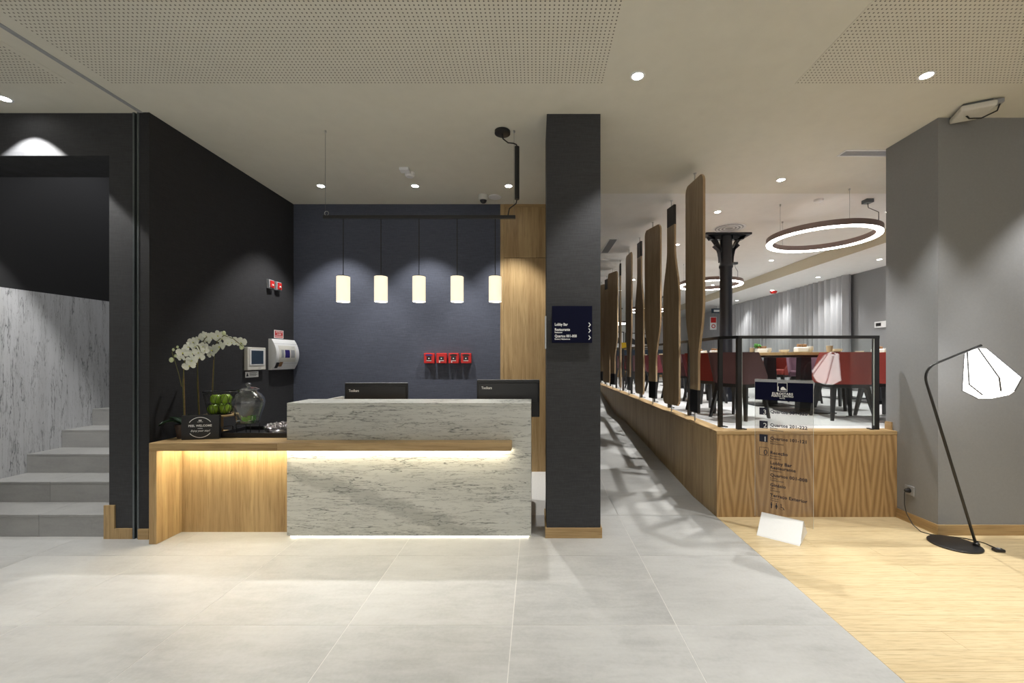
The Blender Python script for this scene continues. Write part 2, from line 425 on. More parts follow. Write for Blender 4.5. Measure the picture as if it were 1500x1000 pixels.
# grey tiled floor and ramp
floor = struct(box('floor', 'grout', -8, PX, -4.5, YB + 0.08, -0.12, -0.0012))
def ramp_z(y):
    if y < 4.4: return 0.0
    if y < 7.72: return (y - 4.4) * 0.28 / 3.32
    if y < 8.76: return 0.28
    if y < 11.6: return 0.28 + (y - 8.76) * 0.495 / 2.84
    return 0.775
TW, TD = 0.892, 0.797
XS = [PX - TW * k for k in range(0, 9)]
YS = [2.265 + TD * k for k in range(-3, 6)]
g = 0.002
tile_me = None
for i in range(8):
    for j in range(len(YS) - 1):
        x0, x1, y0, y1 = XS[i + 1] + g, XS[i] - g, YS[j] + g, YS[j + 1] - g
        if y0 > YB: continue
        if x1 > 0.6 and y1 > 3.9: continue
        y1 = min(y1, YB + 0.05)
        B().box(x0, x1, y0, y1, -0.008, 0.0).build('tile', 'tile', floor)
rampo = struct(B().extrude([(0.44, 3.86, -0.12)] + [(0.44, y, ramp_z(y) - 0.0012) for y in (3.86, 4.4, 7.72, 8.76, 11.6, 18)] + [(0.44, 18, -0.12)], (PX - 0.44, 0, 0)).build('floor', 'grout'))
y = 3.859
breaks = [4.4, 7.72, 8.76, 11.6]
while y < 15.5:
    y1 = y + TD
    for b_ in breaks:
        if y + 0.05 < b_ < y1 - 0.05: y1 = b_
    for x0, x1 in ((0.44, PX - TW), (PX - TW, PX)):
        z0, z1 = ramp_z(y), ramp_z(y1)
        q = [(x0 + g, y + g, z0 - 0.008), (x1 - g, y + g, z0 - 0.008), (x1 - g, y1 - g, z1 - 0.008), (x0 + g, y1 - g, z1 - 0.008)]
        B().hexa(q, [(a, b_, c + 0.008) for a, b_, c in q]).build('tile', 'tile', rampo)
    y = y1
# bamboo floor
wfloor = struct(box('floor', 'oak_x', PX, 8, -4.5, PYF + 0.2, -0.12, -0.006))
random.seed(3)
yy = -0.2; row = 0
while yy < PYF + 0.1:
    xx = PX - random.choice((0.0, 0.5, 1.0, 1.4))
    while xx < 4.6:
        a, b_ = max(xx, PX) + 0.0006, min(xx + 1.9, 4.7) - 0.0006
        if b_ - a > 0.02: B().box(a, b_, yy + 0.0006, min(yy + 0.142, PYF + 0.12) - 0.0006, -0.01, 0.0).build('plank', 'bamboo', wfloor)
        xx += 1.9
    yy += 0.142; row += 1

# ceiling
ceil_ = struct(box('ceiling', 'ceiling', -3.245, 8, -4.5, 5.0, CZ, CZ + 0.2))
struct(box('ceiling', 'ceiling', -8, -3.245, -4.5, YP + 0.40, CZ, CZ + 0.2))
ceil2 = struct(box('ceiling', 'ceiling2', 0.46, 8, 5.0, 18.2, CZ, CZ + 0.2))
struct(box('ceiling', 'ceiling', -3.4, 0.46, 5.0, 5.6, CZ, CZ + 0.2))
bulk = struct(box('ceiling', 'ceiling2', 5.35, 6.8, 3.93, 18.2, 3.22, CZ - 0.001))
box('trim', 'ceiling_yellow', 5.344, 5.35, 3.94, 18.1, 3.222, CZ - 0.002, bulk)
def perforated(x0, x1, y0, y1):
    p = box('perforated_panel', 'ceiling', x0, x1, y0, y1, CZ - 0.003, CZ, ceil_)
    bm = B(); P = 0.0262; r = 0.0052
    nx, ny = int((x1 - x0 - 0.02) / P), int((y1 - y0 - 0.02) / P)
    for i in range(nx):
        for j in range(ny):
            cx, cy = x0 + 0.015 + i * P, y1 - 0.015 - j * P
            # only where the hole is big enough to be met by the eye
            bm.poly([(cx + r * math.cos(k * PI / 3), cy + r * math.sin(k * PI / 3), CZ - 0.0034) for k in range(6)])
    o = bm.build('perforation', 'hole', p); o['kind'] = 'stuff'
    return p
perforated(-3.055, 0.51, 1.2, 3.0)
perforated(1.865, 4.6, 1.2, 3.0)
perforated(-5.2, -3.33, 1.2, 3.0)
box('track_groove', 'grey_pl', -3.195, -3.16, 0.3, YP, CZ - 0.004, CZ + 0.01, ceil_)

# reception walls
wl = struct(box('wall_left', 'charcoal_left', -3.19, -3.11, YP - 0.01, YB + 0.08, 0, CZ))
wb = struct(box('wall_back', 'charcoal_cool_lit', -3.11, -0.456, YB, YB + 0.08, 0, CZ))
struct(box('wall_right', 'charcoal', 0.40, 0.52, YP + 0.43, 18, 0, CZ))
wp = struct(box('wall_pillar', 'charcoal', 0.088, 0.523, YP + 0.012, YP + 0.43, 0, CZ))
bp = struct(B().box(0.076, 0.535, YP, YP + 0.0115, 0, 0.083, 0.002).box(0.076, 0.0875, YP + 0.0115, YP + 0.44, 0, 0.083, 0.002).box(0.5235, 0.535, YP + 0.0115, YP + 0.44, 0, 0.083, 0.002).build('baseboard_pillar', 'oak_x'))
tag(box('card_reader', 'steel', 0.074, 0.0875, YP + 0.06, YP + 0.12, 1.53, 1.80, None, 0.003), 'slim silver plate on the reception side of the dark pillar', 'plate')
# stair wall with its opening
XO = -3.443
struct(box('wall_front', 'charcoal', XO, -3.245, YP, YP + 0.40, 0, CZ))
struct(box('wall_front', 'charcoal', -6.5, XO, YP, YP + 0.40, 3.086, CZ))
struct(box('wall_front', 'charcoal', -8, -4.87, YP, YP + 0.40, 0, CZ))
struct(box('wall_stair_right', 'dark_paint', XO, -3.245, YP + 0.40, 9, 0, 4.6))
sw = struct(box('wall_stair_left', 'dark_paint', -5.05, -4.885, YP + 0.40, 9, 0, 4.6))
for k in range(4):
    ya, yb = YP + 0.405 + k * 1.3, YP + 0.405 + (k + 1) * 1.3 - 0.003
    B().box(-4.884, -4.866, ya, yb, 0.0, 2.10).build('marble_panel', 'marble_wall', sw)
struct(box('wall_stair_back', 'dark_paint', -5.05, XO, 8.4, 8.5, 0, 4.6))
struct(box('ceiling', 'dark_paint', -5.05, XO, YP + 0.40, 9, 4.6, 4.7))
struct(box('wall_front', 'dark_paint', -5.05, XO, YP + 0.40, YP + 0.44, 3.44, 4.6))
# folding-door channel between stair wall and reception
ch = struct(B().box(-3.243, -3.228, YP - 0.012, YP + 0.05, 0, CZ).box(-3.207, -3.192, YP - 0.012, YP + 0.05, 0, CZ).box(-3.228, -3.207, YP + 0.03, YP + 0.05, 0, CZ).build('trim_1', 'dark_steel'))
# oak skirting that climbs beside the first step
struct(B().extrude([(-3.475, YP - 0.013, 0), (-3.245, YP - 0.013, 0), (-3.245, YP - 0.013, 0.083), (-3.39, YP - 0.013, 0.083), (-3.39, YP - 0.013, 0.27), (-3.475, YP - 0.013, 0.27)], (0, 0.0125, 0)).build('baseboard_front', 'oak_v'))
struct(box('baseboard_front', 'oak_x', -3.19, -3.105, YP - 0.024, YP - 0.0105, 0, 0.083))
# staircase
stair = thing('staircase', 'straight flight of grey stone steps rising beside the marble wall', 'stairs', (-4.15, 3.4, 0))
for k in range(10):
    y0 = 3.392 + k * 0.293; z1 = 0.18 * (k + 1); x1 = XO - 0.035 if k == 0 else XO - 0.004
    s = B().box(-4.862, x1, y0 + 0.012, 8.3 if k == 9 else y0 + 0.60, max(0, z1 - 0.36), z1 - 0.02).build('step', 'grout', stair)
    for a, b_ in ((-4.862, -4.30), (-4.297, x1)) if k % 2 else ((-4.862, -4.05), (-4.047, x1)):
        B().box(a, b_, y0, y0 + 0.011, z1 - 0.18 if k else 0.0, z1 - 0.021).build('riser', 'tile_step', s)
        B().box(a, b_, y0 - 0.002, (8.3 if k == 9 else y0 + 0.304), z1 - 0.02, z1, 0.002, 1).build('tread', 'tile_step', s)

# tall oak cupboard set in the back wall
cup = thing('oak_cupboard', 'tall pale oak cupboard set flush in the back wall beside the pillar', 'cupboard', (-0.03, YB, 0))
box('carcass', 'oak_v', -0.456, 0.398, YB + 0.02, YB + 0.08, 0, CZ, cup)
box('side_stile', 'oak_v', -0.456, -0.415, YB - 0.002, YB + 0.02, 0, CZ, cup)
box('top_rail', 'oak_x', -0.413, 0.398, YB - 0.002, YB + 0.02, CZ - 0.035, CZ, cup)
for z0, z1 in ((0.0, 2.737), (2.743, CZ - 0.038)):
    box('door', 'oak_v', -0.412, 0.14, YB - 0.002, YB + 0.02, z0, z1, cup)
    box('door', 'oak_v', 0.143, 0.398, YB - 0.002, YB + 0.02, z0, z1, cup)

# right grey block
GX = 3.308; GY = 3.425
wr = struct(box('wall_right', 'grey_paint', GX, 8, GY, 3.935, 0, CZ))
struct(box('baseboard_right', 'oak_x', GX - 0.012, 8, GY - 0.0125, GY - 0.0005, 0, 0.085))
struct(box('baseboard_right', 'oak_y', GX - 0.0125, GX - 0.0005, GY, PYF - 0.002, 0, 0.085))
struct(box('baseboard_right', 'oak_y', GX - 0.0125, GX - 0.0005, PYF + 0.05, 3.935, PZ + 0.012, PZ + 0.085))
# dining walls
struct(box('wall_curtain', 'grey_paint', 6.68, 6.8, 3.93, 18.2, 0, CZ))
struct(box('wall_far', 'white_wall', 0.40, 6.68, 18, 18.2, 0, CZ))
# shell behind the camera: side walls, piers of the street front
struct(box('wall_left', 'grey_paint', -8.1, -8, -4.5, YP + 0.4, 0, CZ))
struct(box('wall_right', 'grey_paint', 8, 8.1, -4.5, 3.94, 0, CZ))
struct(box('wall_street', 'grey_paint', -8, -4.5, -4.6, -4.5, 0, CZ))
struct(box('wall_street', 'grey_paint', 5.7, 8, -4.6, -4.5, 0, CZ))
struct(box('wall_street', 'grey_paint', -4.5, 5.7, -4.6, -4.5, 0, 0.42))
struct(box('wall_street', 'grey_paint', -4.5, 5.7, -4.6, -4.5, 3.08, CZ))

# raised dining floor
plat = struct(box('floor', 'dining_floor', PX + 0.02, 6.68, PYF + 0.02, 18, 0, PZ - 0.001))
xs = [PX, PX + 0.545, PX + 1.09, GX - 0.0015]
for a, b_ in zip(xs, xs[1:]):
    B().box(a + 0.0005, b_ - 0.0005, PYF, PYF + 0.019, 0.0, PZ - 0.022).build('veneer_panel', 'oak_crown', plat)
yv = PYF + 0.019
for k in range(8):
    B().box(PX, PX + 0.019, yv + 0.0005, yv + 1.4, 0, PZ - 0.022).build('veneer_panel', 'oak_v', plat); yv += 1.4
cap = B().box(PX - 0.004, GX - 0.001, PYF - 0.004, PYF + 0.15, PZ - 0.022, PZ + 0.012, 0.004).build('cap_rail', 'oak_x', plat)
B().box(PX - 0.004, PX + 0.14, PYF + 0.151, 15, PZ - 0.022, PZ + 0.012, 0.004).build('cap_rail', 'oak_y', plat)

# ------------------------------------------------------------------ reception counter and desk
D0, D1 = -2.02, -0.0387
DY = 3.378; DZ = 1.09
desk = thing('reception_desk', 'white veined marble reception desk with a raised ledge and warm light below', 'desk', (-1.03, DY, 0))
B().box(D0, D1, DY, DY + 0.03, 0.011, DZ - 0.0305, 0.0015, 1).build('front_slab', 'marble_desk', desk)
B().box(D0, D1, DY, DY + 0.335, DZ - 0.03, DZ, 0.002, 1).build('ledge_slab', 'marble_desk', desk)
B().box(D0, D0 + 0.03, DY + 0.0305, DY + 0.95, 0.022, DZ - 0.0305).build('side_slab', 'marble_desk', desk)
B().box(D1 - 0.03, D1, DY + 0.0305, DY + 0.33, 0.022, DZ - 0.0305).build('side_slab', 'marble_desk', desk)
B().box(D0 + 0.03, D1 - 0.03, DY + 0.31, DY + 0.33, 0.022, DZ - 0.0305).build('back_board', 'oak_v', desk)
B().box(D0 + 0.03, D1 - 0.03, DY + 0.331, DY + 0.95, 0.72, 0.75).build('worktop', 'oak_x', desk)
B().box(D1 - 0.06, D1 - 0.03, DY + 0.331, DY + 0.93, 0.022, 0.719).build('leg_panel', 'oak_v', desk)
B().box(D0 + 0.02, D1 - 0.02, DY + 0.03, DY + 0.30, 0, 0.021).build('base', 'black_satin', desk)
B().box(D0 + 0.02, D1 - 0.02, DY + 0.018, DY + 0.0295, 0.001, 0.019).build('light_strip', 'led_floor', desk)

KY = 3.252; KZ = 0.79; KL = -3.023; KR = -0.192
cnt = thing('welcome_counter', 'low oak counter whose glowing shelf runs across the marble desk front', 'counter', (-2.5, KY, 0))
B().box(KL, D0 - 0.001, KY + 0.0, 3.86, KZ - 0.062, KZ, 0.002, 1).build('worktop', 'oak_x', cnt)
B().box(D0, KR, KY, DY - 0.001, KZ - 0.062, KZ, 0.002, 1).build('shelf', 'oak_x', cnt)
B().box(KL, KL + 0.060, KY, KY + 0.60, 0, KZ - 0.0625, 0.002, 1).build('end_panel', 'oak_v', cnt)
B().box(KL + 0.0605, D0 - 0.001, KY + 0.232, KY + 0.252, 0, KZ - 0.0625).build('back_panel', 'oak_v', cnt)
B().box(KL + 0.08, KR - 0.02, DY - 0.040, DY - 0.020, KZ - 0.0675, KZ - 0.0622).build('light_strip', 'led', cnt)
B().box(KL + 0.08, D0 - 0.02, DY + 0.060, DY + 0.080, KZ - 0.0675, KZ - 0.0622).build('light_strip', 'led', cnt)

# monitors on the work surface
def monitor(cx, cy, ztop, wd, rz, label, brand):
    ht = 0.345
    t = thing('computer_monitor', label, 'monitor', (cx, cy, 0.75))
    B().box(cx - wd / 2, cx + wd / 2, cy, cy + 0.03, ztop - ht, ztop, 0.006).build('housing', 'black_satin', t)
    B().box(cx - wd / 2 + 0.012, cx + wd / 2 - 0.012, cy - 0.012, cy - 0.0005, ztop - ht * 0.62, ztop - 0.025, 0.005).build('back_shell', 'black_satin', t)
    B().box(cx - wd / 2 + 0.004, cx + wd / 2 - 0.004, cy - 0.003, cy + 0.028, ztop + 0.0003, ztop + 0.003).build('top_edge', 'grey_pl', t)
    B().box(cx - wd / 2 + 0.012, cx + wd / 2 - 0.012, cy + 0.0305, cy + 0.0315, ztop - ht + 0.02, ztop - 0.012).build('screen', 'screen', t)
    B().box(cx - 0.03, cx + 0.03, cy - 0.03, cy - 0.001, 0.765, ztop - ht * 0.63).build('stand_neck', 'black_satin', t)
    B().box(cx - 0.12, cx + 0.12, cy - 0.08, cy + 0.10, 0.751, 0.765, 0.004).build('stand_foot', 'black_satin', t)
    text(brand, 0.033, (cx - wd / 2 + 0.045, cy - 0.0130, ztop - 0.082), EX, EZ, 'ink_white', t, bold=0.035, sx=0.8)
    c, s = math.cos(rz), math.sin(rz)
    t.rotation_euler = (0, 0, rz)
    return t
monitor((551 - CX) * 4.0 / F, 4.0, 1.45 - 36 * 4.0 / F, 0.60, 0.02, 'black computer monitor turned away, half sunk behind the marble ledge', 'Toolkers')
monitor((744.5 - CX) * 3.88 / F, 3.88, 1.45 - 31.5 * 3.88 / F, 0.585, 0.015, 'black computer monitor beside the pillar, overhanging the desk end', 'Toolkers')

# ------------------------------------------------------------------ things on the low counter
TZ = KZ
# welcome sign
ws_o = Vector((-2.872, 3.372, TZ)); ws_x = Vector((0.257, 0.055, 0)).normalized(); ws_n = Vector((ws_x.y, -ws_x.x, 0))
sgn = thing('welcome_sign', 'black block sign lettered in white within a broken ring on the oak counter', 'sign', ws_o + ws_x * 0.14)
WW, WH = 0.268, 0.197
B().obox(ws_o + ws_x * WW / 2 - ws_n * 0.018 + Vector((0, 0, WH / 2)), ws_x, -ws_n, EZ, WW / 2, 0.018, WH / 2, 0.002).build('block', 'black_satin', sgn)
def wsp(u, v): return ws_o + ws_x * u + Vector((0, 0, v)) + ws_n * 0.0012
bb = B(); cxx, cyy, rr = WW * 0.5, WH * 0.50, 0.082
for a0, a1 in ((32, 150), (215, 325)):
    n = 22; bb = B()
    for k in range(n):
        a, b_ = math.radians(a0 + (a1 - a0) * k / n), math.radians(a0 + (a1 - a0) * (k + 1) / n)
        bb.poly([wsp(cxx + r * 1.08 * math.cos(t), cyy + r * math.sin(t)) for r, t in ((rr - 0.0025, a), (rr + 0.0025, a), (rr + 0.0025, b_), (rr - 0.0025, b_))])
    bb.build('ring_mark', 'ink_white', sgn)
text('FEEL WELCOME', 0.0235, wsp(cxx, cyy + 0.006), ws_x, EZ, 'ink_white', sgn, align='CENTER', bold=0.035, space=1.12, sx=0.92)
text('Enjoy your stay!', 0.021, wsp(cxx, cyy - 0.034), ws_x, EZ, 'ink_white', sgn, align='CENTER', shear=0.35, bold=0.012)
text('EUROSTARS', 0.0075, wsp(cxx, cyy + 0.042), ws_x, EZ, 'ink_white', sgn, align='CENTER', bold=0.02)
bb = B()
bb.poly([wsp(cxx - 0.018, cyy - 0.010), wsp(cxx + 0.018, cyy - 0.010), wsp(cxx + 0.018, cyy - 0.007), wsp(cxx - 0.018, cyy - 0.007)])
bb.build('dash_mark', 'ink_white', sgn); bb = B()
for k in range(3): bb.poly([wsp(cxx - 0.010 + k * 0.0075, cyy + 0.052), wsp(cxx - 0.005 + k * 0.0075, cyy + 0.052), wsp(cxx - 0.004 + k * 0.0075, cyy + 0.062), wsp(cxx - 0.011 + k * 0.0075, cyy + 0.062)])
bb.poly([wsp(cxx - 0.011, cyy + 0.0505), wsp(cxx + 0.011, cyy + 0.0505), wsp(cxx + 0.011, cyy + 0.0522), wsp(cxx - 0.011, cyy + 0.0522)])
bb.build('emblem', 'ink_white', sgn)

# orchids
def petal_fan(bm, c, n, u, v, ang, ln, wd, cup):
    d = u * math.cos(ang) + v * math.sin(ang); s = n.cross(d)
    pts = [(0.02, 0.10), (0.30, 0.62), (0.62, 1.0), (0.88, 0.72), (1.0, 0.0), (0.88, -0.72), (0.62, -1.0), (0.30, -0.62), (0.02, -0.10)]
    vs = [c + d * (a * ln) + s * (b * wd * 0.5) + n * (cup * (a * a) * ln - 0.18 * abs(b) * wd) for a, b in pts]
    m_ = bm.bm.verts.new(c + d * (ln * 0.55) + n * (cup * 0.3 * ln + 0.002))
    V = [bm.bm.verts.new(p) for p in vs]
    for k in range(len(V)): bm._f([m_, V[k], V[(k + 1) % len(V)]])
def flower(c, n, size, parent):
    c, n = Vector(c), Vector(n).normalized(); u = n.cross(Vector((0, 0, 1))).normalized(); v = u.cross(n)
    roll = random.uniform(-0.35, 0.35); u, v = u * math.cos(roll) + v * math.sin(roll), v * math.cos(roll) - u * math.sin(roll)
    bm = B(); bm.mi = 0
    for a in (90, 215, 325): petal_fan(bm, c - n * 0.003, n, u, v, math.radians(a), size * 0.50, size * 0.36, 0.05)
    for a in (12, 168): petal_fan(bm, c, n, u, v, math.radians(a), size * 0.54, size * 0.56, 0.12)
    bm.mi = 1
    bm.lathe(c + n * 0.003 - v * size * 0.06, [(0.0, 0.0), (size * 0.07, 0.003), (size * 0.05, size * 0.10), (0.0, size * 0.13)], 8, axis=n - v * 0.6)
    return bm.build('flower', ['petal', 'lip'], parent, smooth=40)
def leaf(c, d, ln, wd, droop, parent):
    c, d = Vector(c), Vector(d).normalized(); s = d.cross(Vector((0, 0, 1))).normalized(); bm = B(); prev = None
    for k in range(7):
        t = k / 6; wv = wd * math.sin(PI * min(1, 0.12 + t * 0.88)) ** 0.7 * 0.5
        p = c + d * (ln * t) + Vector((0, 0, -droop * ln * t * t))
        row_ = [bm.bm.verts.new(p + s * wv + Vector((0, 0, 0.012))), bm.bm.verts.new(p), bm.bm.verts.new(p - s * wv + Vector((0, 0, 0.012)))]
        low = [bm.bm.verts.new(q.co + Vector((0, 0, -0.003))) for q in row_]
        if prev:
            for a, b_ in ((0, 1), (1, 2)):
                bm._f([prev[0][a], prev[0][b_], row_[b_], row_[a]]); bm._f([prev[1][b_], prev[1][a], low[a], low[b_]])
        prev = (row_, low)
    return bm.build('leaf', 'leaf', parent, smooth=50)
def orchid(base, stem_pts, stake_top, flowers, label, buds=(), leaves=5, d=3.6, side=None, arc=None, grow=0.78):
    b0 = Vector(base); t = thing('potted_orchid', label, 'orchid', b0, 'white orchids on the oak counter')
    B().lathe(b0, [(0.034, 0), (0.046, 0.10), (0.049, 0.115), (0.042, 0.115), (0.040, 0.10)], 20).build('pot', 'pot', t, smooth=40)
    B().tube(stem_pts, [0.0036] * len(stem_pts), 6).build('stem', 'stem', t, smooth=60)
    st = Vector(stem_pts[0]); B().tube([st + Vector((0.006, 0.004, -0.02)), Vector(stake_top)], 0.0032, 6).build('stake', 'stake', t)
    if side: B().tube(side, [0.0028] * len(side), 6).build('side_stem', 'stem', t, smooth=60)
    for k in range(leaves):
        a = 2 * PI * k / leaves + random.uniform(-0.3, 0.3) if arc is None else math.radians(arc[0] + (arc[1] - arc[0]) * k / (leaves - 1))
        dirv = Vector((math.cos(a), math.sin(a), random.uniform(0.9, 1.7)))
        ln = random.uniform(0.15, 0.22) * grow
        while b0.x + dirv.normalized().x * ln < -3.085: ln *= 0.85
        leaf(b0 + Vector((0, 0, 0.11)), dirv, ln, 0.075, random.uniform(0.35, 0.8), t)
    for fx, fy, fs in flowers:
        p = px(fx, fy, d + random.uniform(-0.03, 0.03))
        flower(p, Vector((0.28 + random.uniform(-0.4, 0.4), -1, random.uniform(-0.25, 0.25))), fs * 1.06 * d / F, t)
    for fx, fy, fs in buds:
        p = px(fx, fy, d); B().ball(p, fs * d / F / 2, 0.85, 0.85, 1.2, 10, 6).build('bud', 'bud', t, smooth=60)
    return t
random.seed(11)
orchid((-2.935, 3.455, TZ), [(-2.930, 3.47, TZ + 0.10), px(268, 560, 3.48), px(271, 522, 3.48), px(278, 509, 3.48), px(290, 506, 3.46), px(295, 516, 3.45)], px(269, 535, 3.485),
       [(268, 516, 15), (265, 524, 11), (276, 507, 13), (287, 507, 13), (283, 517, 13), (291, 516, 13), (281, 527, 15), (293, 523, 11), (277, 535, 15), (300, 513, 10)],
       'potted white orchid with a drooping flower spray directly behind the black welcome sign', [(251, 527, 6.5), (257, 521, 4), (254, 512, 4), (260, 508, 3.5)], d=3.46, arc=(95, 235), grow=1.0,
       side=[px(266, 566, 3.48), px(262, 548, 3.47), px(256, 528, 3.46), px(252, 516, 3.46), px(257, 508, 3.46)])
orchid((-2.985, 3.66, TZ), [(-2.970, 3.67, TZ + 0.10), px(289, 560, 3.66), px(290, 522, 3.66), px(294, 506, 3.66), px(300, 496, 3.65), px(306, 490, 3.64)], px(289, 528, 3.67),
       [(283, 500, 12), (292, 496, 11), (298, 491, 12), (297, 507, 12), (303, 499, 10), (287, 496, 7), (302, 491, 9)],
       'potted white orchid with an upright bamboo stake between two sprays', d=3.64, arc=(205, 350), leaves=4)
orchid((-2.975, 3.80, TZ), [(-2.985, 3.81, TZ + 0.10), px(312, 570, 3.82), px(314, 520, 3.82), px(318, 500, 3.8), px(328, 491, 3.78), px(342, 496, 3.76), px(355, 507, 3.75)], px(313, 527, 3.84),
       [(311, 494, 15), (319, 491, 15), (325, 495, 15), (322, 507, 15), (311, 512, 15), (309, 519, 10), (334, 502, 10), (339, 500, 15), (346, 500, 13), (353, 501, 14)],
       'potted white orchid rising behind the apple basket with a long arching spray', [(354, 508, 7), (328, 488, 6)], d=3.79, arc=(-15, 110), leaves=4)

# cake stand, basket, apples
sx_, sy_ = -2.742, 3.62
zc = 0.969
t = thing('cake_stand', 'round pale wooden pedestal stand holding the wire basket', 'stand', (sx_, sy_, TZ))
B().lathe((sx_, sy_, zc - 0.016), [(0.126, 0), (0.130, 0.003), (0.130, 0.013), (0.126, 0.016)], 40).build('plate', 'oak_x', t, smooth=40)
B().box(sx_ - 0.016, sx_ + 0.016, sy_ - 0.016, sy_ + 0.016, TZ + 0.015, zc - 0.0165, 0.003).build('pedestal', 'oak_v', t)
B().lathe((sx_, sy_, TZ), [(0.060, 0), (0.062, 0.012), (0.03, 0.015)], 32).build('foot', 'oak_x', t, smooth=40)
bt, zb = 0.122, zc
t = thing('wire_basket', 'round black wire basket filled with green apples', 'basket', (sx_, sy_, zb))
B().torus((sx_, sy_, 1.163), bt, 0.004, 48, 8).torus((sx_, sy_, 1.148), bt - 0.003, 0.002, 48, 6).build('rim', 'black', t, smooth=60)
B().lathe((sx_, sy_, zb), [(0.086, 0), (0.088, 0.003), (0.0, 0.003)], 32).build('bottom', 'black', t)
bm = B(); nw = 15
for k in range(nw):
    for sgn_ in (1, -1):
        pts = []
        for j in range(9):
            f = j / 8; a = 2 * PI * (k / nw + sgn_ * 0.10 * (f + 0.05 * math.sin(f * 4 * PI))); r = 0.087 + (bt - 0.089) * f
            pts.append((sx_ + r * math.cos(a), sy_ + r * math.sin(a), zb + 0.003 + (1.148 - zb - 0.003) * f))
        bm.tube(pts, 0.0019, 4)
bm.build('wire_mesh', 'black', t)
def apple(c, label):
    t = thing('green_apple', label, 'apple', c, 'green apples in the wire basket'); c = Vector(c); r = 0.0445
    prof = [(0.0, 0.006), (r * 0.25, 0.0), (r * 0.62, 0.006), (r * 0.93, r * 0.62), (r, r * 1.05), (r * 0.9, r * 1.5), (r * 0.6, r * 1.82), (r * 0.28, r * 1.85), (0.0, r * 1.62)]
    B().lathe(c, prof, 20).build('flesh', 'apple', t, smooth=80)
    B().tube([c + Vector((0, 0, r * 1.62)), c + Vector((0.003, 0, r * 2.0))], 0.0014, 5).build('stalk', 'stake', t)
for dx, dy, dz, lb in ((-0.032, -0.036, 0.004, 'green apple low at the front of the wire basket, towards the orchids'),
                       (0.048, -0.010, 0.004, 'green apple low in the wire basket, towards the glass dispenser'),
                       (-0.024, 0.040, 0.004, 'green apple low at the rear of the wire basket'),
                       (-0.040, 0.002, 0.086, 'green apple on top in the wire basket, towards the orchids'),
                       (0.046, -0.002, 0.090, 'green apple on top in the wire basket, towards the glass dispenser')):
    apple((sx_ + dx, sy_ + dy, zb + dz), lb)

# tray, drink dispenser, bowl of sweets
t = thing('serving_tray', 'glossy black rectangular tray with raised handles beside the marble desk', 'tray', (-2.33, 3.59, TZ))
x0, x1, y0, y1 = -2.668, -2.05, 3.475, 3.83
B().box(x0, x1, y0, y1, TZ, TZ + 0.008).build('base', 'black_satin', t)
B().box(x0, x1, y0, y0 + 0.01, TZ + 0.0081, TZ + 0.04, 0.002).box(x0, x1, y1 - 0.01, y1, TZ + 0.0081, TZ + 0.04, 0.002).box(x0, x0 + 0.01, y0 + 0.0101, y1 - 0.0101, TZ + 0.0081, TZ + 0.04, 0.002).box(x1 - 0.01, x1, y0 + 0.0101, y1 - 0.0101, TZ + 0.0081, TZ + 0.04, 0.002).build('rim', 'black_satin', t)
for xh in (x0 + 0.005, x1 - 0.005):
    B().tube([(xh, 3.52, TZ + 0.038), (xh, 3.52, TZ + 0.068), (xh, 3.54, TZ + 0.076), (xh, 3.64, TZ + 0.076), (xh, 3.66, TZ + 0.068), (xh, 3.66, TZ + 0.038)], 0.0055, 8).build('handle', 'black_satin', t, smooth=50)
dx_, dy_ = -2.487, 3.60
t = thing('drink_dispenser', 'round lidded glass drink dispenser with water and limes on a black stand', 'dispenser', (dx_, dy_, TZ + 0.0082))
zb = 0.898
prof = [(0.0, 0.0), (0.080, 0.0), (0.086, 0.012), (0.100, 0.075), (0.120, 0.135), (0.1265, 0.180), (0.120, 0.212), (0.098, 0.245), (0.074, 0.262), (0.070, 0.272), (0.078, 0.280)]
B().lathe((dx_, dy_, zb), prof, 40, caps=False).build('jar', 'glass', t, smooth=60)
B().lathe((dx_, dy_, zb), [(0.0, 0.288), (0.081, 0.282), (0.083, 0.288), (0.060, 0.300), (0.018, 0.308), (0.010, 0.314), (0.019, 0.325), (0.021, 0.334), (0.014, 0.343), (0.0, 0.345)], 32).build('lid', 'glass', t, smooth=50)
B().lathe((dx_, dy_, zb), [(0.0, 0.004), (0.078, 0.004), (0.083, 0.014), (0.097, 0.075), (0.112, 0.118), (0.1135, 0.126), (0.0, 0.126)], 36, caps=False).build('water', 'water', t, smooth=40)
bm = B()
random.seed(5)
for k in range(15):
    a = random.uniform(0, 2 * PI); r = random.uniform(0.01, 0.058); ax = Vector((random.uniform(-1, 1), random.uniform(-1, 1), random.uniform(-0.6, 0.6)))
    bm.mi = 0 if k % 3 else 1
    bm.lathe((dx_ + r * math.cos(a), dy_ + r * math.sin(a), zb + random.uniform(0.022, 0.045)), [(0.0, -0.002), (0.020, -0.002), (0.020, 0.002), (0.0, 0.002)], 10, axis=ax)
o = bm.build('lime_slices', ['lime', 'bud'], t); o['kind'] = 'stuff'
bm = B().torus((dx_, dy_, zb - 0.003), 0.084, 0.003, 32, 6)
bm.build('stand_ring', 'black', t, smooth=60)
for k in range(4):
    a = PI / 4 + k * PI / 2; c, s = math.cos(a), math.sin(a)
    B().tube([(dx_ + 0.086 * c, dy_ + 0.086 * s, zb - 0.003), (dx_ + 0.080 * c, dy_ + 0.080 * s, TZ + 0.012)], 0.003, 6).build('stand_leg', 'black', t)
B().tube([(dx_ - 0.008, dy_ - 0.094, zb + 0.03), (dx_ - 0.008, dy_ - 0.128, zb + 0.03)], 0.006, 8).build('spigot', 'steel', t)
bx_, by_ = -2.232, 3.64
t = thing('sweet_bowl', 'low cut glass bowl heaped with silver wrapped sweets against the marble desk', 'bowl', (bx_, by_, TZ + 0.0082))
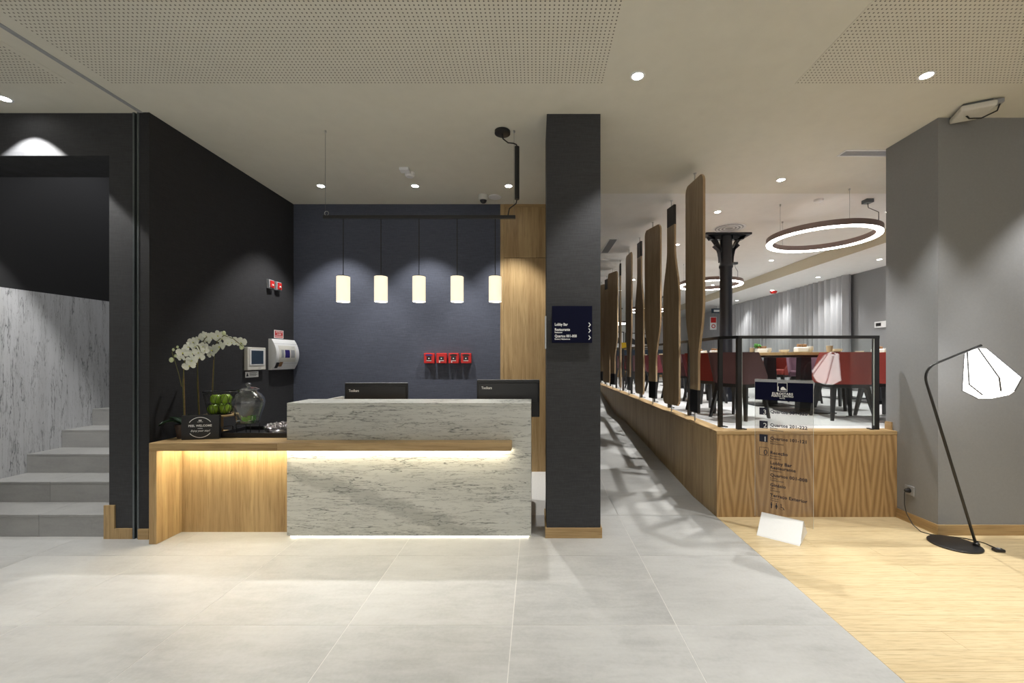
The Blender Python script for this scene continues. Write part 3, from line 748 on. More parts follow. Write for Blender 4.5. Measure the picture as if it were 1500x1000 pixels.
B().lathe((bx_, by_, TZ + 0.0082), [(0.0, 0.0), (0.085, 0.0), (0.112, 0.02), (0.126, 0.062), (0.132, 0.064), (0.128, 0.068), (0.118, 0.064), (0.104, 0.026), (0.080, 0.008), (0.0, 0.008)], 40).build('bowl', 'glass', t, smooth=40)
bm = B()
for k in range(170):
    a = random.uniform(0, 2 * PI); r = 0.115 * math.sqrt(random.random()); z = TZ + 0.070 + random.uniform(-0.03, 0.024) * (1 - (r / 0.13) ** 2) + 0.008
    c = Vector((bx_ + r * math.cos(a), by_ + r * math.sin(a), z)); ax = Vector((random.uniform(-1, 1), random.uniform(-1, 1), random.uniform(-1, 1)))
    bm.lathe(c, [(0.0, -0.013), (0.008, -0.006), (0.008, 0.006), (0.0, 0.013)], 5, axis=ax)
o = bm.build('wrapped_sweets', 'candy', t); o['kind'] = 'stuff'

# ------------------------------------------------------------------ on the reception walls
WX = -3.11
def alarm_button(y, label):
    z = 2.315; t = thing('alarm_button', label, 'alarm button', (WX, y, z), 'pair of small alarm buttons')
    B().box(WX, WX + 0.035, y - 0.045, y + 0.045, z - 0.05, z + 0.05, 0.004).build('housing', 'grey_pl', t)
    B().box(WX + 0.0355, WX + 0.045, y - 0.036, y + 0.036, z - 0.040, z + 0.040, 0.003).build('cover', 'red', t)
    B().lathe((WX + 0.0455, y, z - 0.008), [(0.011, 0), (0.009, 0.008), (0, 0.009)], 12, axis=EX).build('push_button', 'ink_white', t)
alarm_button(4.85, 'small red alarm button on the charcoal wall, the one farther from the corner')
alarm_button(4.99, 'small red alarm button on the charcoal wall, the one closer to the corner')
y0, y1 = 4.435, 4.735
t = thing('control_display', 'square off-white wall controller with dark blue screen above the glass dispenser', 'controller', (WX, 4.58, 1.44))
B().box(WX, WX + 0.040, y0, y1, 1.325, 1.573, 0.006).build('housing', 'cream', t)
B().box(WX + 0.0402, WX + 0.045, y0 + 0.03, y1 - 0.03, 1.375, 1.552, 0.003).build('bezel', 'white', t)
B().box(WX + 0.0452, WX + 0.0465, y0 + 0.052, y1 - 0.052, 1.39, 1.538).build('screen', 'screen', t)
B().box(WX + 0.0402, WX + 0.0415, 4.60, 4.65, 1.345, 1.350).build('maker_mark', 'grey_pl', t)
t = thing('paper_notice', 'small white notice stuck below the square wall controller', 'notice', (WX, 4.56, 1.28))
B().box(WX, WX + 0.002, 4.455, 4.665, 1.245, 1.308).build('sheet', 'ink_white', t)
bm = B()
for k in range(4): bm.box(WX + 0.0021, WX + 0.0025, 4.52, 4.645 - 0.02 * (k % 2), 1.294 - k * 0.011, 1.298 - k * 0.011)
bm.extrude([(WX + 0.0021, 4.467, 1.258), (WX + 0.0021, 4.505, 1.258), (WX + 0.0021, 4.486, 1.298)], (0.0005, 0, 0))
bm.build('printed_lines', 'ink_navy', t)
# curved fire panel
y0, y1 = 4.84, 5.305
t = thing('fire_alarm_panel', 'white bow-fronted fire alarm panel on the charcoal wall near the corner', 'alarm panel', (WX, 5.07, 1.5))
zb, zt = 1.318, 1.682
def bow(z): f = (z - zb) / (zt - zb) * 2 - 1; return 0.035 + 0.06 * (1 - f * f)
prof = [(WX, zb)] + [(WX + bow(zb + (zt - zb) * k / 14), zb + (zt - zb) * k / 14) for k in range(15)] + [(WX, zt)]
B().extrude([(a, y0, b_) for a, b_ in prof], (0, y1 - y0, 0)).build('housing', 'white', t, smooth=40)
def bowpatch(name, mat, ya, yb, za, zc_, off):
    bm = B(); n = 6
    for k in range(n):
        a, b_ = za + (zc_ - za) * k / n, za + (zc_ - za) * (k + 1) / n
        bm.hexa([(WX + bow(a), ya, a), (WX + bow(a), yb, a), (WX + bow(b_), yb, b_), (WX + bow(b_), ya, b_)], [(WX + bow(a) + off, ya, a), (WX + bow(a) + off, yb, a), (WX + bow(b_) + off, yb, b_), (WX + bow(b_) + off, ya, b_)])
    return bm.build(name, mat, t, smooth=30)
bowpatch('fascia', 'cream', 4.90, 5.235, 1.41, 1.605, 0.003)
bowpatch('keypad', 'grey_pl', 4.935, 4.985, 1.46, 1.555, 0.0045)
bowpatch('display', 'indigo', 5.005, 5.10, 1.46, 1.555, 0.0045)
bowpatch('keypad', 'grey_pl', 5.125, 5.205, 1.46, 1.555, 0.0045)
bowpatch('sticker', 'black_satin', 4.868, 4.925, 1.338, 1.405, 0.002)
bowpatch('sticker', 'bread', 4.930, 4.99, 1.355, 1.41, 0.002)
bowpatch('seam_line', 'grey_pl', y0 + 0.001, y1 - 0.001, 1.625, 1.628, 0.001)
bowpatch('seam_line', 'grey_pl', y0 + 0.001, y1 - 0.001, 1.392, 1.395, 0.001)
text('ALARM', 0.018, (WX + bow(1.582) + 0.0045, 5.15, 1.578), EY, EZ, 'grey_pl', t)
t = thing('fire_notice', 'small red notice with a white border above the fire alarm panel', 'notice', (WX, 5.035, 1.74))
B().box(WX, WX + 0.003, 4.945, 5.125, 1.695, 1.792).build('border', 'ink_white', t)
B().box(WX + 0.0031, WX + 0.0038, 4.957, 5.113, 1.703, 1.784).build('field', 'red', t)
for k, s in enumerate(('CENTRAL DE', 'ALARME', 'DE INCENDIO')): text(s, 0.022, (WX + 0.0042, 5.035, 1.762 - k * 0.025), EY, EZ, 'ink_white', t, align='CENTER', bold=0.02)

# four red call points on the back wall
names = ['red fire call point with a blue arc, beside three others on the back wall', 'red fire call point without an arc, second of four on the back wall',
         'red fire call point with a dark arc and a pale dot on the back wall', 'red fire call point with a dark arc, end of the row beside the oak cupboard']
for k, pxx in enumerate((630, 648, 665.5, 683.5)):
    c = px(pxx, 524.5, YB); z = c.z; x = c.x; s = 0.065
    t = thing('fire_call_point', names[k], 'call point', (x, YB, z), 'red call points on the back wall')
    B().box(x - s, x + s, YB - 0.055, YB, z - s, z + s, 0.006).build('housing', 'red', t)
    B().box(x - 0.030, x + 0.030, YB - 0.0575, YB - 0.0552, z - 0.024, z + 0.022).build('window', 'black_satin', t)
    B().lathe((x, YB - 0.0577, z - 0.002), [(0.008, 0), (0.008, 0.002), (0, 0.002)], 12, axis=(0, -1, 0)).build('target', 'ink_white', t)
    B().box(x - 0.032, x + 0.032, YB - 0.0575, YB - 0.0552, z - 0.034, z - 0.028).build('strip', 'ink_white', t)
    if k != 1:
        B().extrude([(x - 0.045, YB - 0.0575, z + 0.034), (x - 0.02, YB - 0.0575, z + 0.030), (x + 0.02, YB - 0.0575, z + 0.030), (x + 0.045, YB - 0.0575, z + 0.034), (x + 0.045, YB - 0.0575, z + 0.044), (x + 0.02, YB - 0.0575, z + 0.052), (x - 0.02, YB - 0.0575, z + 0.052), (x - 0.045, YB - 0.0575, z + 0.044)], (0, 0.002, 0)).build('arc_mark', 'indigo' if k == 0 else 'black_satin', t)
    if k in (1, 2): B().box(x - 0.030, x - 0.016, YB - 0.0575, YB - 0.0552, z - 0.055, z - 0.041).build('dot', 'ink_white', t)

# direction sign on the pillar
SY = YP + 0.012 - 0.035
a, b_ = px(808.5, 448, SY), px(867.5, 502, SY)
t = thing('direction_sign', 'square navy direction sign with white lines and arrows on the dark pillar', 'sign', (a.x, YP, b_.z))
B().box(a.x, b_.x, SY, SY + 0.005, b_.z, a.z, 0.001, 1).build('plate', 'navy', t)
B().box(a.x + 0.02, b_.x - 0.02, SY + 0.0051, SY + 0.0469, b_.z + 0.02, a.z - 0.02).build('spacer', 'black', t)
for s, pxx, pyy, sz, bd in (('Lobby Bar', 812.5, 476.8, 0.030, 0.03), ('Restaurante', 812.5, 484.3, 0.030, 0.03), ('Restaurant', 812.5, 487.6, 0.0165, 0.03), ('Quartos 001-008', 812.5, 493.8, 0.030, 0.03), ('Rooms | Habitaciones', 812.5, 497.4, 0.0165, 0.03)):
    p = px(pxx, pyy, SY); text(s, sz, (p.x, SY - 0.0008, p.z), EX, EZ, 'ink_white', t, bold=bd, sx=0.84)
for pyy in (475.5, 484, 494.3):
    p = px(864.5, pyy, SY); bm = B(); s = 0.015
    for sg in (1, -1): bm.extrude([(p.x - s, SY - 0.0012, p.z + sg * s), (p.x - s + 0.006, SY - 0.0012, p.z + sg * (s + 0.004)), (p.x + 0.006, SY - 0.0012, p.z), (p.x - 0.002, SY - 0.0012, p.z)], (0, 0.001, 0))
    bm.build('arrow', 'ink_white', t)

# ------------------------------------------------------------------ pendant lamp over the desk
LY = 3.62
lamp = thing('pendant_light', 'black bar pendant with five lit cylinder shades over the marble desk', 'pendant light', (-1.0, LY, CZ))
zb = px(0, 318, LY).z; xa, xb = px(474, 0, LY).x, px(755, 0, LY).x
B().box(xa, xb, LY - 0.014, LY + 0.014, zb - 0.014, zb + 0.014, 0.002).build('bar', 'black', lamp)
for k, pxx in enumerate((502.8, 558, 613.8, 669.6, 725.4)):
    x = px(pxx, 0, LY).x; z1 = px(0, 405, LY).z; z0 = px(0, 442, LY).z
    B().tube([(x, LY, zb - 0.014), (x, LY, z1 + 0.012)], 0.0035, 6).build('cable', 'cord', lamp)
    s = B().lathe((x, LY, z0), [(0.052, 0.0), (0.0555, 0.0), (0.0555, z1 - z0 - 0.002), (0.052, z1 - z0)], 32, caps=False).build('shade', 'pendant_glow', lamp, smooth=40)
    B().lathe((x, LY, z1 - 0.004), [(0.050, 0), (0.050, 0.008), (0.02, 0.016), (0.0, 0.016)], 24).build('shade_cap', 'black', s, smooth=40)
    B().ball((x, LY, z0 + 0.05), 0.028, n=12, m=8).build('bulb', 'pendant_bulb', s, smooth=60)
c = px(736, 192, 3.627); B().lathe((c.x, 3.627, CZ - 0.028), [(0.060, 0), (0.068, 0.004), (0.068, 0.0275), (0.066, 0.028)], 32).build('canopy', 'black', lamp, smooth=40)
xt = px(757.3, 0, LY).x; zt1, zt0 = px(0, 215, LY).z, px(0, 292, LY).z
B().tube([(xt, LY, zt0), (xt, LY, zt1)], 0.021, 16).build('driver_tube', 'black', lamp, smooth=40)
B().tube([(c.x, LY, CZ - 0.028), (c.x + 0.005, LY, CZ - 0.07), (c.x + 0.05, LY, CZ - 0.105), (xt - 0.03, LY, CZ - 0.11), (xt - 0.005, LY, zt1 + 0.02), (xt, LY, zt1)], 0.006, 6).build('cable', 'cord', lamp, smooth=60)
B().tube([(xt, LY, zt0), (xt - 0.008, LY, zt0 - 0.035), (px(746, 0, LY).x, LY, zt0 - 0.08), (px(744, 0, LY).x, LY, zb + 0.013)], 0.005, 6).build('cable', 'cord', lamp, smooth=60)
for xw in (px(476.5, 0, LY).x, px(753, 0, LY).x):
    B().tube([(xw, LY, zb + 0.014), (xw, LY, CZ - 0.02)], 0.0012, 5).build('suspension_wire', 'dark_steel', lamp)
    B().lathe((xw, LY, CZ - 0.022), [(0.006, 0), (0.009, 0.005), (0.009, 0.022)], 10).build('wire_anchor', 'steel', lamp)
xw = px(477, 0, LY).x; B().torus((xw + 0.008, LY, zb + 0.034), 0.018, 0.002, 20, 5, (0, 1, 0)).build('wire_loop', 'steel', lamp, smooth=60)

# ------------------------------------------------------------------ downlights
def downlight(x, y, z, power, label, group='recessed ceiling spots', size=1.45, r=0.040, col=(1.0, 0.98, 0.94), blend=0.45):
    t = thing('ceiling_downlight', label, 'downlight', (x, y, z), group)
    B().lathe((x, y, z - 0.005), [(r * 0.95, 0.0), (r * 1.25, 0.0), (r * 1.3, 0.005), (r * 0.95, 0.005)], 28, caps=False).build('trim_ring', 'white', t, smooth=40)
    B().lathe((x, y, z - 0.0042), [(r * 0.93, 0.0), (r * 0.93, 0.003)], 24).build('lens', 'lamp_disc', t)
    if power:
        l = bpy.data.lights.new('spot', 'SPOT'); l.energy = power; l.color = col; l.spot_size = size; l.spot_blend = blend; l.shadow_soft_size = 0.03
        o = bpy.data.objects.new('spot', l); COL.objects.link(o); o.parent = t; o.location = (0, 0, -0.012)
    return t
for x, lb in ((-2.465, 'lit ceiling spot near the charcoal side wall of the reception'), (-1.385, 'lit ceiling spot over the middle of the reception back wall'), (-0.313, 'lit ceiling spot before the oak cupboard, beside the black driver tube')):
    downlight(x, 4.774, CZ, 190, lb)
downlight(0.7125, 2.917, CZ, 125, 'lit ceiling spot in front of the dark pillar')
downlight(2.729, 2.91, CZ, 210, 'lit ceiling spot in the perforated panel before the grey block')
l_ = bpy.data.lights.new('stair_fill', 'SPOT'); l_.energy = 130; l_.spot_size = 1.5; l_.spot_blend = 0.6; l_.shadow_soft_size = 0.05  # unseen spot added above the stairwell to brighten treads and marble
lo_ = bpy.data.objects.new('stair_fill', l_); COL.objects.link(lo_); lo_.location = (-4.2, 4.5, 4.55)
downlight(-4.05, 3.17, CZ, 230, 'lit ceiling spot before the stair opening, cut by the frame edge', size=1.6, blend=0.15)
downlight(2.713, 4.61, CZ, 290, 'lit ceiling spot between the first oar and the large ring lamp')
for k, y in enumerate((5.62, 7.23, 8.85, 10.46, 12.1)):
    lb = ['lit ceiling spot above the black iron column capital', 'lit ceiling spot hidden behind the second oar', 'lit ceiling spot behind the third oar', 'lit ceiling spot seen between the thin edge-on oar and the next', 'lit ceiling spot at the far end, seen past the grey-brown oar'][k]
    downlight(2.45, y, CZ, 290 if k < 4 else 150, lb)
downlight(6.13, 5.75, 3.22, 200, 'unseen spot added in the lowered ceiling strip, hidden behind the grey block', size=1.9, blend=1.0)  # unseen extra spot, added to brighten the grey wall beside the curtain
for k, y in enumerate((7.43, 9.05, 10.8, 12.7)):
    lb = ['lit spot in the lowered ceiling strip beside the grey block edge', 'lit spot in the lowered ceiling strip over the curtain end', 'lit spot in the lowered ceiling strip beside the red beacon', 'lit spot in the lowered ceiling strip, next to the iron column in view'][k]
    downlight(6.13, y, 3.22, 130, lb, size=1.9, blend=1.0)
for x in (-3.2, -1.2, 1.0, 3.2):  # grid of unseen spots added behind the camera to light the lobby
    for y in (1.2, -1.2):
        if y > 0 and x > 3: x = 3.4
        lb = 'unseen lobby spot added ' + {-3.2: 'out from the stairs', -1.2: 'out from the marble desk', 1.0: 'out from the dark pillar'}.get(x, 'out from the grey block') + (', inner row' if y > 0 else ', row by the street windows')
        downlight(x, y, CZ - 0.004, 190, lb, 'unseen lobby spots added behind the view')
downlight(4.4, 2.91, CZ, 200, 'lit ceiling spot before the grey block, beyond the frame edge')
for y in (5.6, 8.4, 11.2):
    downlight(4.75, y, CZ, 300, 'lit dining ceiling spot in the row before the lowered strip, ' + ('beside the large ring lamp' if y < 6 else 'beside the second ring lamp' if y < 9 else 'beyond the second ring lamp'), 'dining ceiling spots')

# ------------------------------------------------------------------ other ceiling things
c = px(596, 249, 0); d = (CZ - H) * F / (CY - 250); x = (598 - CX) * d / F
t = thing('smoke_detector', 'white smoke detector with a flat box on the reception ceiling', 'detector', (x, d, CZ))
B().lathe((x, d + 0.05, CZ - 0.045), [(0.035, 0), (0.048, 0.012), (0.050, 0.03), (0.055, 0.045)], 24).build('sensor_head', 'white', t, smooth=40)
B().box(x - 0.07, x + 0.03, d - 0.09, d - 0.005, CZ - 0.03, CZ, 0.004).build('junction_box', 'white', t)
d = 5.05; x = (708 - CX) * d / F
t = thing('dome_camera', 'white ceiling camera with a black dome above the back wall', 'camera', (x, d, CZ))
B().lathe((x, d, CZ - 0.062), [(0.052, 0), (0.058, 0.006), (0.060, 0.062)], 28).build('housing', 'cream', t, smooth=40)
B().lathe((x, d, CZ - 0.100), [(0.0, 0), (0.022, 0.004), (0.036, 0.018), (0.042, 0.0375)], 24).build('dome', 'black_satin', t, smooth=60)
d = 5.10; x = (725 - CX) * d / F
tag(B().lathe((x, d, CZ - 0.014), [(0.0, 0), (0.06, 0.0), (0.076, 0.006), (0.08, 0.014)], 32).build('ceiling_speaker', 'white', None, smooth=40), 'flat white round plate on the ceiling beside the dome camera', 'speaker')
# wireless box by the grey block
c = Vector((3.44, 3.28, CZ))
t = thing('wireless_access_point', 'flat off-white rounded box with a cable under the ceiling at the grey block', 'access point', c)
R = Matrix.Rotation(-0.45, 4, 'Z')
bm = B(); bm.obox(c + Vector((0, 0, -0.040)), R @ Vector(EX), R @ Vector(EY), EZ, 0.105, 0.105, 0.022, 0.012); bm.build('housing', 'cream', t)
bm = B(); bm.obox(c + Vector((0, 0, -0.0085)), R @ Vector(EX), R @ Vector(EY), EZ, 0.085, 0.085, 0.0085); bm.build('mount_plate', 'dark_steel', t)
bm = B(); bm.obox(c + R @ Vector((0.125, -0.06, -0.028)), R @ Vector(EX), R @ Vector(EY), EZ, 0.019, 0.03, 0.014); bm.build('socket_block', 'grey_pl', t)
B().tube([c + R @ Vector((0.13, -0.06, -0.040)), c + R @ Vector((0.12, -0.05, -0.085)), c + R @ Vector((0.05, 0.0, -0.10)), c + R @ Vector((-0.02, 0.0, -0.085)), c + R @ Vector((-0.04, 0.0, -0.055))], 0.006, 6).build('cable', 'cord', t, smooth=60)
def vent(x0, x1, y0, y1, label, n, alongx):
    z = CZ
    t = thing('air_vent', label, 'vent', ((x0 + x1) / 2, y0, z))
    B().box(x0, x1, y0, y0 + 0.012, z - 0.008, z).box(x0, x1, y1 - 0.012, y1, z - 0.008, z).box(x0, x0 + 0.012, y0 + 0.0121, y1 - 0.0121, z - 0.008, z).box(x1 - 0.012, x1, y0 + 0.0121, y1 - 0.0121, z - 0.008, z).build('frame', 'white', t)
    B().box(x0 + 0.012, x1 - 0.012, y0 + 0.012, y1 - 0.012, z - 0.0015, z).build('backing', 'hole', t)
    for k in range(n):
        f = (k + 0.5) / n
        if alongx: yc = y0 + 0.014 + (y1 - y0 - 0.028) * f; B().box(x0 + 0.0125, x1 - 0.0125, yc - 0.006, yc + 0.006, z - 0.006, z - 0.002).build('slat', 'grey_pl', t)
        else: xc = x0 + 0.014 + (x1 - x0 - 0.028) * f; B().box(xc - 0.006, xc + 0.006, y0 + 0.0125, y1 - 0.0125, z - 0.006, z - 0.002).build('slat', 'grey_pl', t)
vent(2.94, 3.75, 3.95, 4.07, 'long slotted air vent in the ceiling behind the grey block', 5, True)
vent(1.21, 1.36, 6.88, 7.80, 'long slotted air vent in the ceiling over the ramp', 6, False)
d = 5.35; x = (1068 - CX) * 6.32 / F
t = thing('round_air_vent', 'round white ceiling diffuser just above the iron column', 'vent', (x, 6.32, CZ))
B().lathe((x, 6.32, CZ - 0.004), [(0.20, 0.004), (0.23, 0.0), (0.24, 0.01)], 40, caps=False).build('rim', 'white', t, smooth=40)
B().lathe((x, 6.32, CZ - 0.002), [(0.20, 0), (0.20, 0.004)], 32).build('backing', 'grey_pl', t)
for r in (0.06, 0.11, 0.16): B().lathe((x, 6.32, CZ - 0.01), [(r, 0), (r + 0.022, 0.0), (r + 0.022, 0.004), (r, 0.007)], 32, caps=False).build('vane_ring', 'white', t, smooth=40)
d = 5.19; x = (1199 - CX) * d / F
tag(B().lathe((x, d, CZ - 0.032), [(0.0, 0), (0.035, 0.0), (0.05, 0.010), (0.055, 0.038)], 24).build('smoke_detector', 'white', None, smooth=40), 'white round smoke detector on the ceiling by the large ring lamp', 'detector')

# ------------------------------------------------------------------ ring lamps
def ring_lamp(x, y, z, label):
    t = thing('ring_pendant_lamp', label, 'ring lamp', (x, y, z), 'ring lamps over the dining tables'); R = 0.605; n = 72
    top = CZ
    B().lathe((x, y, z), [(R - 0.045, 0.006), (R - 0.045, 0.075), (R + 0.03, 0.075), (R + 0.03, 0.006), (R + 0.026, 0.006), (R + 0.026, 0.070), (R - 0.041, 0.070), (R - 0.041, 0.006), (R - 0.045, 0.006)], n, caps=False).build('housing', 'copper', t, smooth=30)
    B().lathe((x, y, z), [(R - 0.043, 0.0055), (R - 0.040, -0.006), (R + 0.025, -0.006), (R + 0.028, 0.0055), (R - 0.043, 0.0055)], n, caps=False).build('diffuser', 'ring_glow', t, smooth=30)
    for a in (-1.70, 1.85, 3.30):
        p = Vector((x + (R - 0.005) * math.cos(a), y + (R - 0.005) * math.sin(a), z + 0.075))
        B().tube([p, (p.x, p.y, top - 0.02)], 0.0014, 5).build('suspension_wire', 'dark_steel', t)
        B().lathe((p.x, p.y, top - 0.024), [(0.006, 0), (0.010, 0.008), (0.010, 0.024)], 10).build('wire_anchor', 'steel', t)
    p = Vector((x + 0.40, y - 0.26, top)); B().box(p.x - 0.045, p.x + 0.045, p.y - 0.045, p.y + 0.045, top - 0.045, top, 0.003).build('driver_box', 'dark_steel', t)
    q = Vector((x + (R - 0.005) * math.cos(-0.95), y + (R - 0.005) * math.sin(-0.95), z + 0.075))
    B().tube([(p.x, p.y, top - 0.045), (p.x + 0.008, p.y, top - 0.10), (q.x, q.y, q.z + 0.12), q], 0.004, 6).build('power_cable', 'cord', t, smooth=60)
ring_lamp(3.735, 5.45, 3.0, 'large glowing ring lamp hanging clear of the iron column')
ring_lamp(3.70, 8.84, 3.0, 'glowing ring lamp partly hidden behind the iron column')
ring_lamp(3.60, 13.5, 3.0, 'glowing ring lamp seen between the second and third oars')
ring_lamp(2.95, 16.6, 2.83, 'farthest glowing ring lamp in the gaps between thin oars')

# ------------------------------------------------------------------ iron column
cx_, cy_ = 3.03, 6.64
top = CZ
t = thing('iron_column', 'black cast iron column with a bracketed square capital in the dining area', 'column', (cx_, cy_, PZ))
B().lathe((cx_, cy_, PZ), [(0.15, 0), (0.15, 0.05), (0.115, 0.10), (0.098, 0.14), (0.092, top - PZ - 0.55), (0.105, top - PZ - 0.53), (0.105, top - PZ - 0.50), (0.092, top - PZ - 0.48), (0.092, top - PZ - 0.031)], 32).build('shaft', 'black_iron', t, smooth=40)
B().box(cx_ - 0.36, cx_ + 0.36, cy_ - 0.115, cy_ + 0.115, top - 0.03, top, 0.004).build('cap_plate', 'black_iron', t)
for k in range(2):
    a = k * PI; dr = Vector((math.cos(a), math.sin(a), 0)); sd = Vector((-math.sin(a), math.cos(a), 0)) * 0.05
    c = Vector((cx_, cy_, top - 0.031)); outer = []
    for j in range(9):
        f = j / 8; outer.append(c + dr * (0.34 - 0.24 * math.sin(f * PI / 2)) + Vector((0, 0, -0.40 * (1 - math.cos(f * PI / 2)) - 0.03 * 0)))
    inner = [c + dr * 0.092 + Vector((0, 0, -0.40)), c + dr * 0.092]
    # web with an opening: two curved ribs
    bm = B(); prev = None
    for j in range(9):
        f = j / 8
        o_ = c + dr * (0.345 - 0.245 * math.sin(f * PI / 2)) + Vector((0, 0, -0.42 * (1 - math.cos(f * PI / 2))))
        i_ = c + dr * (0.345 - 0.245 * math.sin(f * PI / 2) - 0.055 * (1 - f)) + Vector((0, 0, -0.42 * (1 - math.cos(f * PI / 2)) + 0.07 * f))
        if f == 0: i_ = c + dr * 0.27
        ring = [bm.bm.verts.new(p) for p in (o_ - sd, o_ + sd, i_ + sd, i_ - sd)]
        if prev:
            for q in range(4): bm._f([prev[q], prev[(q + 1) % 4], ring[(q + 1) % 4], ring[q]])
        else: bm._f(ring)
        prev = ring
    bm._f(prev[::-1])
    bm.hexa([c + dr * 0.088 - sd, c + dr * 0.30 - sd, c + dr * 0.30 + sd, c + dr * 0.088 + sd], [c + dr * 0.088 - sd + Vector((0, 0, -0.06)), c + dr * 0.26 - sd + Vector((0, 0, -0.06)), c + dr * 0.26 + sd + Vector((0, 0, -0.06)), c + dr * 0.088 + sd + Vector((0, 0, -0.06))])
    bm.hexa([c + dr * 0.088 - sd + Vector((0, 0, -0.20)), c + dr * 0.17 - sd + Vector((0, 0, -0.13)), c + dr * 0.17 + sd + Vector((0, 0, -0.13)), c + dr * 0.088 + sd + Vector((0, 0, -0.20))], [c + dr * 0.088 - sd + Vector((0, 0, -0.26)), c + dr * 0.20 - sd + Vector((0, 0, -0.16)), c + dr * 0.20 + sd + Vector((0, 0, -0.16)), c + dr * 0.088 + sd + Vector((0, 0, -0.26))])
    bm.build('bracket', 'black_iron', t, smooth=40)

# ------------------------------------------------------------------ oars
ZO0, ZO1 = 0.875, 3.352
def oar(x, y, th, up, label):
    """th: how far the flat side is turned from facing the lobby; up: blade at the top"""
    ux = Vector((math.cos(th), -math.sin(th), 0)); nx = Vector((math.sin(th), math.cos(th), 0)); c0 = Vector((x, y, 0)); T = 0.013
    t = thing('wooden_oar', label, 'oar', (x, y, PZ + 0.012), 'wooden oars standing along the ramp edge')
    hb, hs = 0.20, 0.092
    half = [(hs, 0.245), (hs, 0.56), (hs + 0.012, 0.66), (hs + 0.04, 0.78), (hb - 0.03, 0.92), (hb - 0.008, 1.04), (hb, 1.16), (hb, 2.405), (hb - 0.012, 2.445), (hb - 0.045, 2.477)]
    L_ = ZO1 - ZO0
    def pt(w_, s): return c0 + ux * w_ + Vector((0, 0, ZO0 + s if up else ZO1 - s))
    out = [pt(w_, s) for w_, s in half] + [pt(-w_, s) for w_, s in reversed(half)]
    bm = B(); k = [bm.bm.verts.new(p - nx * T) for p in out]; q = [bm.bm.verts.new(p + nx * T) for p in out]
    bm._f(k[::-1]); bm._f(q); n = len(out)
    for i in range(n): bm._f([k[i], k[(i + 1) % n], q[(i + 1) % n], q[i]])
    bmesh.ops.bevel(bm.bm, geom=[e for e in bm.bm.edges if len(e.link_faces) == 2 and e.calc_face_angle(0) > 1.3], offset=0.004, segments=2, affect='EDGES')
    bm.build('blade', 'oar', t)
    a, b_ = (ZO0, ZO0 + 0.243) if up else (ZO1 - 0.243, ZO1)
    B().obox(c0 + Vector((0, 0, (a + b_) / 2)), ux, nx, EZ, 0.088, 0.016, (b_ - a) / 2, 0.003).build('grip', 'black_satin', t)
    B().tube([c0 + Vector((0, 0, PZ + 0.013)), c0 + Vector((0, 0, ZO0))], 0.008, 8).build('rod', 'steel', t, smooth=50)
    B().tube([c0 + Vector((0, 0, ZO1)), c0 + Vector((0, 0, CZ - 0.001))], 0.008, 8).build('rod', 'steel', t, smooth=50)
    B().lathe(c0 + Vector((0, 0, CZ - 0.013)), [(0.009, 0), (0.018, 0.005), (0.018, 0.012)], 12).build('rod_flange', 'steel', t)
OX = 1.70
deg = math.radians
oars = [(4.45, 85, True, 'wooden oar with blade up, first of the row and closest to the railing corner'),
        (5.22, 80, False, 'wooden oar with black grip at the top, second of the row'),
        (6.05, 73, True, 'wooden oar with blade up, third of the row'),
        (6.82, 85, False, 'wooden oar with black grip at the top, fourth of the row'),
        (7.60, 88, True, 'narrow looking wooden oar with blade up, fifth of the row'),
        (8.40, 97, False, 'wooden oar turned edge on, a thin line, sixth of the row'),
        (9.20, 69, True, 'wooden oar with blade up, seventh of the row, broad face showing'),
        (10.0, 76, False, 'wooden oar with grip up, eighth of the row, half hidden by the seventh'),
        (10.8, 70, True, 'wooden oar with blade up, ninth of the row, beside the dark pillar'),
        (11.6, 74, False, 'wooden oar with grip up, tenth of the row, mostly behind the pillar edge')]
for y, th, up, lb in oars: oar(OX, y, deg(th), up, lb)

# ------------------------------------------------------------------ railing
rail = thing('railing', 'black steel railing with glass panes around the raised dining floor', 'railing', (2.0, 3.908, PZ))
ZR = 1.665; RX = 1.80
RF = 3.908
posts = [(3.188, RF), (1.904, RF), (1.79, 4.045)] + [(RX, 4.88 + 0.74 * k) for k in range(10)]
zf = PZ + 0.0
for i, (x, y) in enumerate(posts):
    s = 0.02 if i < 2 else 0.018; z0 = PZ + (0.0125 if (x < PX + 0.145 or y < PYF + 0.151) else 0.0)
    B().box(x - s, x + s, y - s, y + s, z0, ZR - 0.028).build('post', 'black', rail)
    B().box(x - 0.012 + (0.05 if i else -0.05), x + 0.012 + (0.05 if i else -0.05), y - 0.03, y + 0.03, z0, z0 + 0.008).box(x - (0.06 if i == 0 else -0.018), x + (0.06 if i else -0.018), y - 0.008, y + 0.008, z0, z0 + 0.006).build('foot_plate', 'black', rail)
def bar(a, b_): 
    a, b_ = Vector((*a, ZR - 0.014)), Vector((*b_, ZR - 0.014)); d_ = (b_ - a); s_ = Vector((-d_.y, d_.x, 0))
    B().obox((a + b_) / 2, d_, s_, EZ, d_.length / 2, 0.021, 0.014).build('top_rail', 'black', rail)
bar((3.209, RF), (1.896, RF)); bar((1.904, RF - 0.005), (1.784, 4.05)); bar((1.79, 4.03), (RX, 4.88)); bar((RX, 4.86), (RX, 11.56))
B().box(1.930, 3.162, RF - 0.013, RF - 0.005, PZ + 0.05, ZR - 0.03).build('glass_pane', 'pane', rail)
B().box(1.926, 1.9298, RF - 0.013, RF - 0.005, PZ + 0.05, ZR - 0.03).box(3.1622, 3.166, RF - 0.013, RF - 0.005, PZ + 0.05, ZR - 0.03).build('pane_edge', 'glass_edge', rail)

